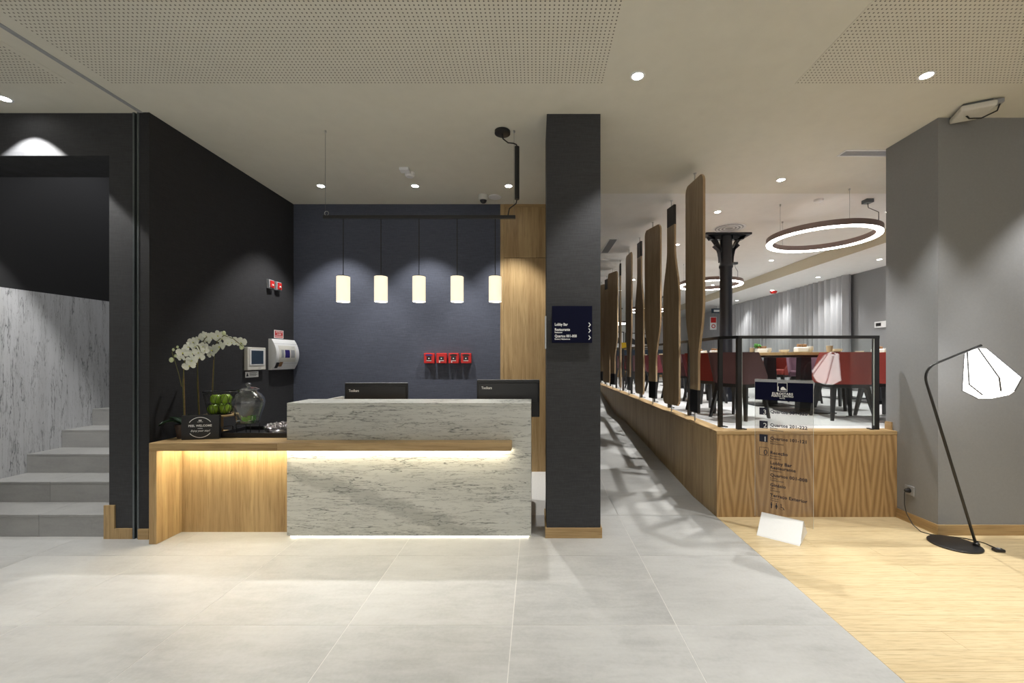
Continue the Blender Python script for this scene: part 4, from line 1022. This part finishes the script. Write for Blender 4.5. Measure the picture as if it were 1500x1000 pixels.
# ------------------------------------------------------------------ chairs and tables
def chair_proto(cloth, label, cat='chair'):
    t = thing('dining_chair', label, cat, (0, 0, 0), 'upholstered dining chairs')
    n = 25; outer = []
    for i in range(n):
        f = i / (n - 1) * 2 - 1                      # -1 one front end, 0 back centre, 1 other front end
        a = abs(f); sg = 1 if f > 0 else -1
        if a < 0.36: pxx, pyy = a / 0.36 * 0.185, -0.245
        elif a < 0.56: ang = (a - 0.36) / 0.20 * PI / 2; pxx, pyy = 0.185 + 0.055 * math.sin(ang), -0.19 - 0.055 * math.cos(ang)
        else: pxx, pyy = 0.240 + 0.012 * (a - 0.56) / 0.44, -0.19 + 0.39 * (a - 0.56) / 0.44
        ht = 0.745 if a < 0.76 else 0.745 - 0.27 * ((a - 0.76) / 0.24)
        outer.append((sg * pxx, pyy, ht))
    bm = B(); m_ = 5; zb = 0.395
    go, gi = [], []
    for (x, y, h_) in outer:
        co, ci = [], []
        for j in range(m_):
            z = zb + (h_ - zb) * j / (m_ - 1); fl = 0.84 + 0.18 * (z - zb) / 0.35; lean = -0.05 * (z - zb) / 0.35
            th_ = 0.034; rx, ry = x * fl, y * (0.90 + 0.10 * (z - zb) / 0.35) + lean * (0.5 - y)
            l_ = math.hypot(x, y + 0.0) or 1
            nxv, nyv = (0, 1) if abs(x) < 0.19 and y < -0.2 else ((-1 if x > 0 else 1), 0) if y > -0.18 else (-x / l_, -y / l_)
            co.append(bm.bm.verts.new((rx, ry, z))); ci.append(bm.bm.verts.new((rx + nxv * th_, ry + nyv * th_, z - (0.012 if j == m_ - 1 else 0))))
        go.append(co); gi.append(ci)
    for i in range(n - 1):
        for j in range(m_ - 1):
            bm._f([go[i][j], go[i + 1][j], go[i + 1][j + 1], go[i][j + 1]]); bm._f([gi[i + 1][j], gi[i][j], gi[i][j + 1], gi[i + 1][j + 1]])
        bm._f([go[i][-1], go[i + 1][-1], gi[i + 1][-1], gi[i][-1]]); bm._f([go[i + 1][0], go[i][0], gi[i][0], gi[i + 1][0]])
    for i in (0, n - 1):
        for j in range(m_ - 1): bm._f([go[i][j], go[i][j + 1], gi[i][j + 1], gi[i][j]])
    bm.build('shell', cloth, t, smooth=50)
    B().box(-0.195, 0.195, -0.17, 0.235, 0.40, 0.485, 0.022, 3).build('seat', cloth, t, smooth=50)
    B().box(-0.185, 0.185, -0.19, 0.19, 0.352, 0.394, 0.004).build('seat_frame', 'leg', t)
    for sx in (-1, 1):
        for sy in (-1, 1):
            x, y = sx * 0.165, sy * 0.165; X, Y = sx * 0.215, sy * (0.215 if sy > 0 else 0.235); a, b_ = 0.023, 0.013
            B().hexa([(X - b_, Y - b_, 0), (X + b_, Y - b_, 0), (X + b_, Y + b_, 0), (X - b_, Y + b_, 0)], [(x - a, y - a, 0.36), (x + a, y - a, 0.36), (x + a, y + a, 0.36), (x - a, y + a, 0.36)]).build('leg', 'leg', t)
    return t
protos = {}
def chair(cloth, x, y, phi, label):
    """phi: heading of the sitter, degrees clockwise from away-from-the-lobby"""
    rz = -math.radians(phi)
    if cloth not in protos:
        t = chair_proto(cloth, label); protos[cloth] = t
        t.location = (x, y, PZ); t.rotation_euler = (0, 0, rz); return t
    return dup(protos[cloth], (x, y, PZ), rz, label)
chair('chair_mauve', 2.34, 4.78, 58, 'brown mauve upholstered chair seen from behind, next to the railing corner')
chair('chair_dark', 2.30, 5.42, 62, 'deep red upholstered chair between the two corner posts, behind the brown mauve one')
chair('chair_red', 3.46, 4.72, 8, 'brick red chair, its back to the front glass pane, behind the white reflection')
chair('chair_red', 4.06, 4.80, -12, 'brick red chair half hidden by the grey block, past the end railing post')
chair('chair_violet', 4.13, 5.62, -105, 'violet mauve chair beyond the table, directly beside the lantern reflection')
chair('chair_violet', 4.22, 6.55, -150, 'violet mauve chair facing the lobby between the two table pedestals')
chair('chair_red', 4.28, 7.35, -120, 'brick red chair partly behind the far pedestal of the front table')
chair('chair_wine', 2.62, 6.45, 75, 'wine chair whose seat shows between the first oar and the corner post')
chair('chair_mauve', 2.42, 6.95, 80, 'brown mauve chair seen past the first railing post, beside the first oar')
chair('chair_red', 4.15, 9.95, -100, 'brick red chair far off, a small patch just past the first oar')
chair('chair_wine', 2.55, 8.5, 75, 'wine chair seen between the second and third oars')
chair('chair_mauve', 2.32, 9.45, 85, 'brown mauve chair seen between the third and fourth oars')
chair('chair_wine', 2.52, 11.1, 80, 'wine chair seen between the fifth and sixth oars')
chair('chair_mauve', 2.50, 12.3, 80, 'brown mauve chair farthest along the row by the ramp')

def table(x0, y0, label, ln=1.42, wd=0.90):
    t = thing('dining_table', label, 'table', (x0 + wd / 2, y0 + ln / 2, PZ), 'oak dining tables'); z = PZ + 0.752
    B().box(x0, x0 + wd, y0, y0 + ln, z - 0.036, z, 0.003).build('tabletop', 'oak_x', t)
    B().box(x0 + 0.06, x0 + wd - 0.06, y0 + 0.05, y0 + ln - 0.05, z - 0.062, z - 0.0365).build('under_frame', 'black', t)
    for f in (0.26, 0.80):
        xc, yc = x0 + wd * 0.47, y0 + ln * f
        B().hexa([(xc - 0.085, yc - 0.05, PZ + 0.0125), (xc + 0.085, yc - 0.05, PZ + 0.0125), (xc + 0.085, yc + 0.05, PZ + 0.0125), (xc - 0.085, yc + 0.05, PZ + 0.0125)],
                 [(xc - 0.062, yc - 0.05, z - 0.0625), (xc + 0.062, yc - 0.05, z - 0.0625), (xc + 0.062, yc + 0.05, z - 0.0625), (xc - 0.062, yc + 0.05, z - 0.0625)]).build('pedestal', 'black_iron', t)
        B().box(xc - 0.28, xc + 0.28, yc - 0.20, yc + 0.20, PZ, PZ + 0.012, 0.002, 1).build('base_plate', 'black_iron', t)
    return z
zt = table(2.985, 4.93, 'oak dining table on dark pedestals in the middle behind the front glass pane')
table(3.0, 7.05, 'oak dining table second from the front, behind the first oar and iron column')
table(3.0, 9.25, 'oak dining table third from the front, beyond the second oar')
table(3.0, 11.6, 'oak dining table fourth from the front, seen past the third oar')
table(4.88, 6.0, 'oak dining table at the wall side, running behind the grey block')

def cruet(x, y, label, herb=False):
    t = thing('condiment_tray', label, 'tray', (x, y, zt), 'breakfast trays on the dining tables')
    B().box(x - 0.07, x + 0.07, y - 0.045, y + 0.045, zt, zt + 0.065, 0.012).build('box', 'porcelain', t)
    B().lathe((x + 0.10, y, zt), [(0.0, 0), (0.02, 0.0), (0.046, 0.035), (0.044, 0.075), (0.040, 0.075), (0.0, 0.02)], 16).build('cup', 'porcelain', t, smooth=50)
    bm = B()
    for k in range(5): bm.obox((x - 0.045 + k * 0.024, y + random.uniform(-0.02, 0.02), zt + 0.078), (1, random.uniform(-0.4, 0.4), 0), (0, 1, 0.2), (random.uniform(-0.4, 0.4), 0, 1), 0.009, 0.016, 0.022)
    bm.build('sachet_row', 'bread', t)
    if herb:
        bm = B()
        for k in range(14): bm.ball((x - 0.06 + random.uniform(-0.03, 0.05), y + random.uniform(-0.03, 0.03), zt + random.uniform(0.075, 0.13)), 0.015, n=6, m=4)
        bm.build('herb_tuft', 'herb', t)
def paper_cup(x, y, label):
    t = thing('paper_cup', label, 'cup', (x, y, zt), 'cups on the dining tables')
    B().lathe((x, y, zt), [(0.0, 0), (0.028, 0.0), (0.036, 0.078), (0.034, 0.080), (0.027, 0.006), (0.0, 0.006)], 20).build('wall', 'kraft', t, smooth=50)
    B().torus((x, y, zt + 0.079), 0.0355, 0.0018, 20, 6).build('rim', 'porcelain', t)
def bowl(x, y, label):
    tag(B().lathe((x, y, zt), [(0.0, 0), (0.025, 0.0), (0.055, 0.022), (0.060, 0.042), (0.056, 0.042), (0.0, 0.012)], 24).build('white_bowl', 'porcelain', None, smooth=50), label, 'bowl', 'bowls on the dining tables')
random.seed(21)
cruet(3.28, 5.15, 'white porcelain tray with brown sachets and cup in the middle of the front table')
cruet(3.22, 5.95, 'white porcelain tray with green herbs on the front table, before the curtain', True)
paper_cup(3.56, 5.05, 'brown paper cup on the front table near its corner')
paper_cup(3.14, 6.05, 'brown paper cup on the front table beside the herb tray')
bowl(3.70, 5.12, 'white bowl on the front table at the end near the brick red chair')
bowl(3.35, 5.62, 'small white bowl on the front table between the two trays')
cruet(3.15, 7.35, 'white porcelain tray with brown sachets on the second table, behind the deep red chair')
cruet(3.12, 7.95, 'white porcelain tray with herbs on the second table, seen past the first oar', True)
bowl(3.12, 8.3, 'white bowl on the second table near its far end')
cruet(3.15, 9.6, 'white porcelain tray with herbs on the third table', True)
bowl(3.1, 10.3, 'white bowl on the third table')
bowl(3.15, 12.0, 'white bowl on the fourth table')
cruet(5.02, 6.12, 'white porcelain tray with sachets on the wall side table, before the end post')
bowl(5.05, 6.5, 'white bowl on the wall side table')

# ------------------------------------------------------------------ curtain and far things
bm = B(); prev = None; y = 8.72; ph = 0
random.seed(9)
pts = []
while y < 17.8:
    f = ph; amp = 0.075 * (0.9 + 0.7 * noise.noise(Vector((y * 1.7, 0, 0))))
    pts.append((6.555 + amp * math.sin(f), y)); y += 0.02; ph += 0.02 * 2 * PI / (0.17 + 0.07 * noise.noise(Vector((y * 0.9, 3, 0))))
for (x, y) in pts:
    ring = [bm.bm.verts.new(p) for p in ((x, y, PZ + 0.02), (x, y, 3.215), (x + 0.004, y, 3.215), (x + 0.004, y, PZ + 0.02))]
    if prev:
        for q in range(4): bm._f([prev[q], prev[(q + 1) % 4], ring[(q + 1) % 4], ring[q]])
    prev = ring
tag(bm.build('curtain', 'curtain', None, smooth=60), 'full height pleated grey curtain along the dining wall', 'curtain')
p = px(1045, 0, 14.4)
t = thing('fire_hose_sign', 'red and white fire sign hung by the curtain, seen past the first oar', 'sign', (p.x, 14.4, 2.6))
B().box(p.x - 0.11, p.x + 0.11, 14.4, 14.42, 2.45, 2.89).build('plate', 'ink_white', t)
B().box(p.x - 0.09, p.x + 0.09, 14.394, 14.3995, 2.69, 2.87).build('red_field', 'red', t)
B().torus((p.x, 14.394, 2.57), 0.055, 0.014, 20, 6, (0, 1, 0)).build('hose_mark', 'red', t)
B().tube([(p.x, 14.41, 2.89), (p.x, 14.41, 3.219)], 0.006, 6).build('hanger', 'steel', t)
p = px(1050, 0, 14.0)
t = thing('exit_sign', 'small blue hanging sign beside the iron column', 'sign', (p.x, 14.0, 3.1))
B().box(p.x - 0.17, p.x + 0.17, 14.0, 14.03, 2.98, 3.13).build('plate', 'screen', t)
B().box(p.x - 0.10, p.x + 0.12, 13.994, 13.9995, 3.02, 3.09).build('symbol', 'ink_white', t)
B().tube([(p.x, 14.015, 3.13), (p.x, 14.015, 3.22)], 0.006, 6).build('hanger', 'steel', t)
p = px(1133, 432, 10.9)
t = thing('alarm_beacon', 'small red alarm beacon where the curtain meets the ceiling strip', 'beacon', (6.2, 10.9, 3.22))
B().box(6.15, 6.29, 10.85, 10.95, 3.175, 3.22, 0.004).build('base', 'red', t)
B().box(6.17, 6.27, 10.865, 10.935, 3.155, 3.1745, 0.004).build('lens', 'red', t)
d = 8.05
t = thing('thermostat', 'small pale thermostat with a dark display on the grey dining wall', 'thermostat', (6.68, d, 2.11))
B().box(6.655, 6.68, d - 0.14, d + 0.14, 2.05, 2.17, 0.004).build('housing', 'white', t)
B().box(6.652, 6.6548, d - 0.02, d + 0.10, 2.08, 2.14).build('display', 'black_satin', t)
# buffet at the far end
t = thing('buffet_counter', 'long oak buffet counter with a white top at the far end of the dining area', 'counter', (3.6, 15.4, PZ))
B().box(1.95, 5.6, 15.2, 15.9, PZ, 1.48).build('body', 'oak_v', t)
B().box(1.90, 5.65, 15.15, 15.95, 1.4805, 1.53).build('top', 'porcelain', t)
B().box(2.2, 5.4, 15.5, 15.85, 1.5305, 1.78).build('display_case', 'screen', t)
for k, (x, z, s, m_) in enumerate(((3.50, 2.25, 0.30, 'ink_white'), (4.15, 2.2, 0.30, 'ink_white'), (4.75, 2.2, 0.28, 'ink_white'))):
    lb = ['black and white framed print on the far wall above the yellow poster', 'black and white framed print on the far wall, middle of three', 'black and white framed print on the far wall nearest the curtain'][k]
    t = thing('framed_print', lb, 'picture', (x, 17.98, z))
    B().box(x - s, x + s, 17.96, 18.0, z - s * 1.2, z + s * 1.2).build('frame', 'black_satin', t)
    B().box(x - s + 0.04, x + s - 0.04, 17.952, 17.9595, z - s * 1.2 + 0.04, z + s * 1.2 - 0.04).build('sheet', m_, t)
    B().extrude([(x - 0.15, 17.947, z - 0.1), (x + 0.12, 17.947, z - 0.16), (x + 0.17, 17.947, z + 0.02), (x - 0.05, 17.947, z + 0.17), (x - 0.2, 17.947, z + 0.12)], (0, 0.004, 0)).build('dark_shape', 'black_satin', t)
tag(box('yellow_poster', 'yellow', 3.32, 3.75, 16.4, 16.42, 1.80, 2.08), 'plain bright yellow panel standing on the far cabinet behind the buffet', 'poster')
tag(box('far_cabinet', 'white', 1.8, 5.0, 16.4, 16.8, PZ, 1.795, None, 0.004), 'white cabinet behind the buffet counter', 'cabinet')

# ------------------------------------------------------------------ clear directory sign on the lobby floor
A0 = Vector((1.812, 3.42, 0)); B0 = Vector((2.040, 3.219, 0)); ud = (B0 - A0).normalized(); nd = Vector((-ud.y, ud.x, 0))
wv = nd * 0.335
dsg = thing('directory_sign', 'clear acrylic floor directory sign in a white prism foot', 'sign', (A0 + B0) / 2 + wv / 2)
RZ = 0.143
a_, b_ = A0 + wv / 2 + Vector((0, 0, RZ)), B0 + wv / 2 + Vector((0, 0, RZ))
bm = B(); T2 = 0.006
prism = [Vector((0, 0, 0)), wv, wv / 2 + nd * 0.006 + Vector((0, 0, RZ)), wv / 2 - nd * 0.006 + Vector((0, 0, RZ))]
bm.extrude([A0 + q for q in prism], B0 - A0); bm.build('foot', 'white', dsg)
bm = B(); fo = -nd * 0.0009 + Vector((0, 0, 0.0006))
q0, q1 = A0 + ud * 0.004, B0 - ud * 0.004; s0, s1 = wv * 0.02 + Vector((0, 0, RZ * 0.04)), wv * 0.47 + Vector((0, 0, RZ * 0.96))
bm.hexa([q0 + s0, q1 + s0, q1 + s1, q0 + s1], [v_ + fo * 2 for v_ in (q0 + s0, q1 + s0, q1 + s1, q0 + s1)]); bm.build('foot_face', 'ink_white', dsg)
bm = B(); eo = ud * 0.0012
bm.extrude([B0 + ud * 0.0004 + q for q in (prism[0], prism[0] + Vector((0, 0, 0.002)) + nd * 0.014, prism[3] + Vector((0, 0, -0.018)), prism[3])], eo); bm.build('foot_edge', 'steel', dsg)
PL = a_ - ud * 0.051; PL.z = 0.0
PWD = 0.420; PZ0, PZ1 = 0.10, 1.274; PT = 0.0035
def pp(u, z, off=0.0): return PL + ud * u + Vector((0, 0, z)) - nd * (PT + off)
cpos = PL + ud * PWD / 2
bm = B(); bm.obox(cpos + Vector((0, 0, (PZ0 + PZ1) / 2)), ud, nd, EZ, PWD / 2, PT, (PZ1 - PZ0) / 2); bm.build('sheet', 'acrylic', dsg)
bm = B()
for u in (0.0, PWD): bm.obox(PL + ud * (u + (0.001 if u else -0.001)) + Vector((0, 0, (PZ0 + PZ1) / 2)), ud, nd, EZ, 0.0008, PT, (PZ1 - PZ0) / 2)
bm.obox(cpos + Vector((0, 0, PZ1 + 0.001)), ud, nd, EZ, PWD / 2, PT, 0.0008); bm.build('sheet_edge', 'glass_edge', dsg)
bm = B(); bm.obox(pp(PWD / 2, PZ1 - 0.012, 0.0012), ud, nd, EZ, PWD / 2, 0.0008, 0.010); bm.build('top_strip', 'grey_pl', dsg)
zband = 1.10
bm = B(); bm.obox(pp(PWD / 2, (PZ1 - 0.022 + zband) / 2, 0.0012), ud, nd, EZ, PWD / 2, 0.0008, (PZ1 - 0.022 - zband) / 2); bm.build('navy_band', 'navy', dsg)
UX = ud
# emblem: small square outline with a sail-like form
bm = B(); uc, z0, s = PWD * 0.49, 1.178, 0.072
for (ua, ub, za, zb_) in ((uc - s / 2, uc - s / 2 + 0.003, z0, z0 + s), (uc + s / 2 - 0.003, uc + s / 2, z0, z0 + s), (uc - s / 2, uc + s / 2, z0, z0 + 0.003), (uc - s / 2, uc + s / 2, z0 + s - 0.003, z0 + s)):
    bm.poly([pp(ua, za, 0.0026), pp(ub, za, 0.0026), pp(ub, zb_, 0.0026), pp(ua, zb_, 0.0026)])
bm.build('emblem_frame', 'ink_white', dsg); bm = B()
bm.poly([pp(uc - 0.012, z0 + 0.012, 0.0026), pp(uc + 0.032, z0 + 0.012, 0.0026), pp(uc + 0.02, z0 + 0.028, 0.0026), pp(uc + 0.008, z0 + 0.040, 0.0026), pp(uc - 0.004, z0 + 0.036, 0.0026), pp(uc - 0.012, z0 + 0.026, 0.0026)])
bm.build('emblem_sail', 'ink_white', dsg); bm = B()
bm.poly([pp(uc - s / 2, z0 + 0.006, 0.0026), pp(uc - s / 2 + 0.009, z0 + 0.006, 0.0026), pp(uc - s / 2 + 0.009, z0 + 0.040, 0.0026), pp(uc - s / 2, z0 + 0.040, 0.0026)])
bm.build('emblem_tower', 'ink_white', dsg)
text('EUROSTARS', 0.026, pp(uc, 1.150, 0.0026), UX, EZ, 'ink_white', dsg, align='CENTER', bold=0.03, space=1.1)
text('PORTO CENTRO', 0.020, pp(uc, 1.132, 0.0026), UX, EZ, 'ink_white', dsg, align='CENTER', bold=0.03, space=1.05)
text('HOTEL', 0.013, pp(uc, 1.117, 0.0026), UX, EZ, 'ink_white', dsg, align='CENTER', bold=0.02)
US, UT = 0.034, 0.116
def zpx(y): return H - (y - CY) * 3.50 / F
def square(y0, y1, digit, filled):
    za, zb_ = zpx(y1), zpx(y0); s = zb_ - za; bm = B()
    if filled: bm.poly([pp(US, za, 0.001), pp(US + s, za, 0.001), pp(US + s, zb_, 0.001), pp(US, zb_, 0.001)])
    else:
        for (ua, ub, z1_, z2_) in ((0, 0.003, 0, s), (s - 0.003, s, 0, s), (0, s, 0, 0.003), (0, s, s - 0.003, s)): bm.poly([pp(US + ua, za + z1_, 0.001), pp(US + ub, za + z1_, 0.001), pp(US + ub, za + z2_, 0.001), pp(US + ua, za + z2_, 0.001)])
    bm.build('number_square', 'ink_navy', dsg)
    text(digit, s * 0.95, pp(US + s * 0.93, za + s * 0.08, 0.0016), UX, EZ, 'ink_white' if filled else 'ink_navy', dsg, align='RIGHT')
square(597.5, 608, '3', True); square(617, 628, '2', True); square(637, 648, '1', True); square(656, 668, '0', False)
for s, y, sz in (('Quartos 301-320', 604.5, 0.036), ('Quartos 201-222', 624, 0.036), ('Rooms', 627.5, 0.018), ('Habitaciones', 630.5, 0.018), ('Quartos 101-121', 643.5, 0.036), ('Rooms', 647, 0.018), ('Habitaciones', 650, 0.018),
                 ('Receção', 664.5, 0.036), ('Reception', 668, 0.018), ('Recepción', 671.5, 0.018), ('Lobby Bar', 679.5, 0.036), ('Restaurante', 686, 0.036), ('Restaurant', 689.5, 0.018), ('Quartos 001-008', 697, 0.036), ('Rooms', 700.5, 0.018), ('Habitaciones', 703.5, 0.018),
                 ('Ginásio', 711.5, 0.036), ('Gym', 715, 0.018), ('Gimnasio', 718.5, 0.018), ('Terraço Exterior', 726.5, 0.036), ('Terrace', 730, 0.018), ('Terraza', 733, 0.018)):
    text(s, sz, pp(UT, zpx(y), 0.001), UX, EZ, 'ink_navy', dsg, bold=0.028 if sz > 0.03 else 0.012, space=1.05)
bm = B(); z0 = zpx(743.5)
def disc(u, z, r, n=10): bm.poly([pp(u + r * math.cos(2 * PI * k / n), z + r * math.sin(2 * PI * k / n), 0.001) for k in range(n)])
def pol(pts): bm.poly([pp(u, z0 + z, 0.001) for u, z in pts])
disc(UT + 0.010, z0 + 0.045, 0.005); pol([(UT + 0.003, 0.038), (UT + 0.006, 0.018), (UT + 0.006, 0), (UT + 0.014, 0), (UT + 0.014, 0.018), (UT + 0.017, 0.038)])
pol([(UT + 0.028, 0), (UT + 0.0292, 0), (UT + 0.0292, 0.045), (UT + 0.028, 0.045)])
disc(UT + 0.046, z0 + 0.045, 0.005); pol([(UT + 0.041, 0.038), (UT + 0.036, 0.014), (UT + 0.042, 0.014), (UT + 0.042, 0), (UT + 0.050, 0), (UT + 0.050, 0.014), (UT + 0.056, 0.014), (UT + 0.051, 0.038)])
pol([(UT + 0.064, 0), (UT + 0.0652, 0), (UT + 0.0652, 0.045), (UT + 0.064, 0.045)])
disc(UT + 0.080, z0 + 0.045, 0.0045); pol([(UT + 0.078, 0.038), (UT + 0.078, 0.018), (UT + 0.094, 0.018), (UT + 0.102, 0.004), (UT + 0.106, 0.006), (UT + 0.097, 0.022), (UT + 0.083, 0.023), (UT + 0.083, 0.038)])
for k in range(14):
    a, b2 = math.radians(150 + k * 17), math.radians(150 + (k + 1) * 17)
    pol([(UT + 0.085 + r * math.cos(t_), 0.013 + r * math.sin(t_)) for r, t_ in ((0.011, a), (0.013, a), (0.013, b2), (0.011, b2))])
bm.build('pictogram', 'ink_navy', dsg)

# ------------------------------------------------------------------ floor lamp, cord, socket
FX, FY = 3.262, 3.245
fl = thing('floor_lamp', 'black angled floor lamp with a lit faceted white lantern shade', 'floor lamp', (FX, FY, 0))
B().lathe((FX, FY, 0.0), [(0.158, 0), (0.160, 0.003), (0.160, 0.010), (0.157, 0.013)], 48).build('base', 'black', fl, smooth=40)
p0 = Vector((3.385, 3.20, 0.013)); pb = px(1351, 540, 3.17); tip = px(1437.5, 505.5, 3.12)
d1 = (pb - p0).normalized(); d2 = (tip - pb).normalized()
path = [p0, pb - d1 * 0.12]
for k in range(1, 8):
    f = k / 8; path.append((pb - d1 * 0.12) * (1 - f) ** 2 + pb * 2 * f * (1 - f) + (pb + d2 * 0.12) * f * f)
path += [pb + d2 * 0.12, tip]
B().tube(path, 0.0095, 10).build('pole', 'black', fl, smooth=50)
B().lathe(p0, [(0.020, 0), (0.020, 0.02), (0.012, 0.028)], 14).build('pole_socket', 'black', fl, smooth=40)
hang = px(1428, 512.5, 3.15)
ax = Vector((0.0, -0.44, -1.0)).normalized()
B().tube([px(1427, 509.5, 3.15), hang + ax * 0.02], 0.007, 8).lathe(hang + ax * 0.0, [(0.026, 0.02), (0.020, 0.008), (0.008, 0.0)], 12, axis=ax).build('shade_holder', 'black', fl, smooth=40)
ua = Vector((1, 0, 0)).cross(ax).normalized(); va = ax.cross(ua)
def ringpts(c, r, n, rot): return [c + ua * (r * math.cos(2 * PI * k / n + rot)) + va * (r * math.sin(2 * PI * k / n + rot)) for k in range(n)]
S0 = hang + ax * 0.012; NS = 6; rot = PI / 6
r0, r1, r2 = ringpts(S0, 0.062, NS, rot), ringpts(S0 + ax * 0.265, 0.158, NS, rot), ringpts(S0 + ax * 0.345, 0.095, NS, rot)
bm = B(); V0, V1, V2 = [[bm.bm.verts.new(p) for p in r_] for r_ in (r0, r1, r2)]
for k in range(NS):
    k2 = (k + 1) % NS; bm._f([V0[k], V0[k2], V1[k2], V1[k]]); bm._f([V1[k], V1[k2], V2[k2], V2[k]])
bm._f(V2); bm._f(V0[::-1])
sh = bm.build('lantern_shade', 'lantern_glow', fl)
for k in range(NS):
    B().tube([r0[k], r1[k], r2[k]], 0.0055, 6).build('shade_rib', 'rib_grey', sh)
# socket and cord
OY = 3.68; OZ = 0.286
t = thing('wall_socket', 'square grey wall socket with a black plug, low on the grey block', 'socket', (GX, OY, OZ))
B().box(GX - 0.010, GX, OY - 0.045, OY + 0.045, OZ - 0.042, OZ + 0.042, 0.003).build('plate', 'grey_pl', t)
B().lathe((GX - 0.0105, OY, OZ), [(0.022, 0), (0.022, 0.003)], 20, axis=(-1, 0, 0)).build('well', 'black_satin', t)
t = thing('power_cord', 'black lamp cord running from the wall socket along the floor with foot switch', 'cord', (3.45, 3.15, 0))
B().lathe((GX - 0.0138, OY, OZ), [(0.017, 0), (0.017, 0.025), (0.008, 0.036)], 16, axis=(-1, 0, 0)).build('plug', 'black_satin', t, smooth=40)
pts = [(GX - 0.045, OY, OZ), (GX - 0.056, OY - 0.005, OZ - 0.03), (GX - 0.06, OY - 0.01, OZ - 0.12), (GX - 0.07, OY - 0.04, 0.10), (GX - 0.085, OY - 0.12, 0.03), (GX - 0.09, OY - 0.20, 0.004), (GX - 0.06, FY + 0.18, 0.004), (FX + 0.10, FY + 0.145, 0.004), (FX + 0.20, FY + 0.10, 0.004), (FX + 0.255, FY + 0.02, 0.004), (FX + 0.25, FY - 0.06, 0.004), (FX + 0.23, FY - 0.10, 0.01)]
B().tube(pts, 0.0035, 6).build('cable', 'cord', t, smooth=60)
sp = Vector((FX + 0.215, FY - 0.115, 0))
bm = B(); bm.obox(sp + Vector((0, 0, 0.011)), (1, -0.15, 0), (0.15, 1, 0), EZ, 0.033, 0.020, 0.011, 0.005); bm.build('foot_switch', 'black_satin', t)
B().lathe(sp + Vector((0, 0, 0.0222)), [(0.012, 0), (0.010, 0.005), (0, 0.006)], 14).build('switch_button', 'grey_pl', t)
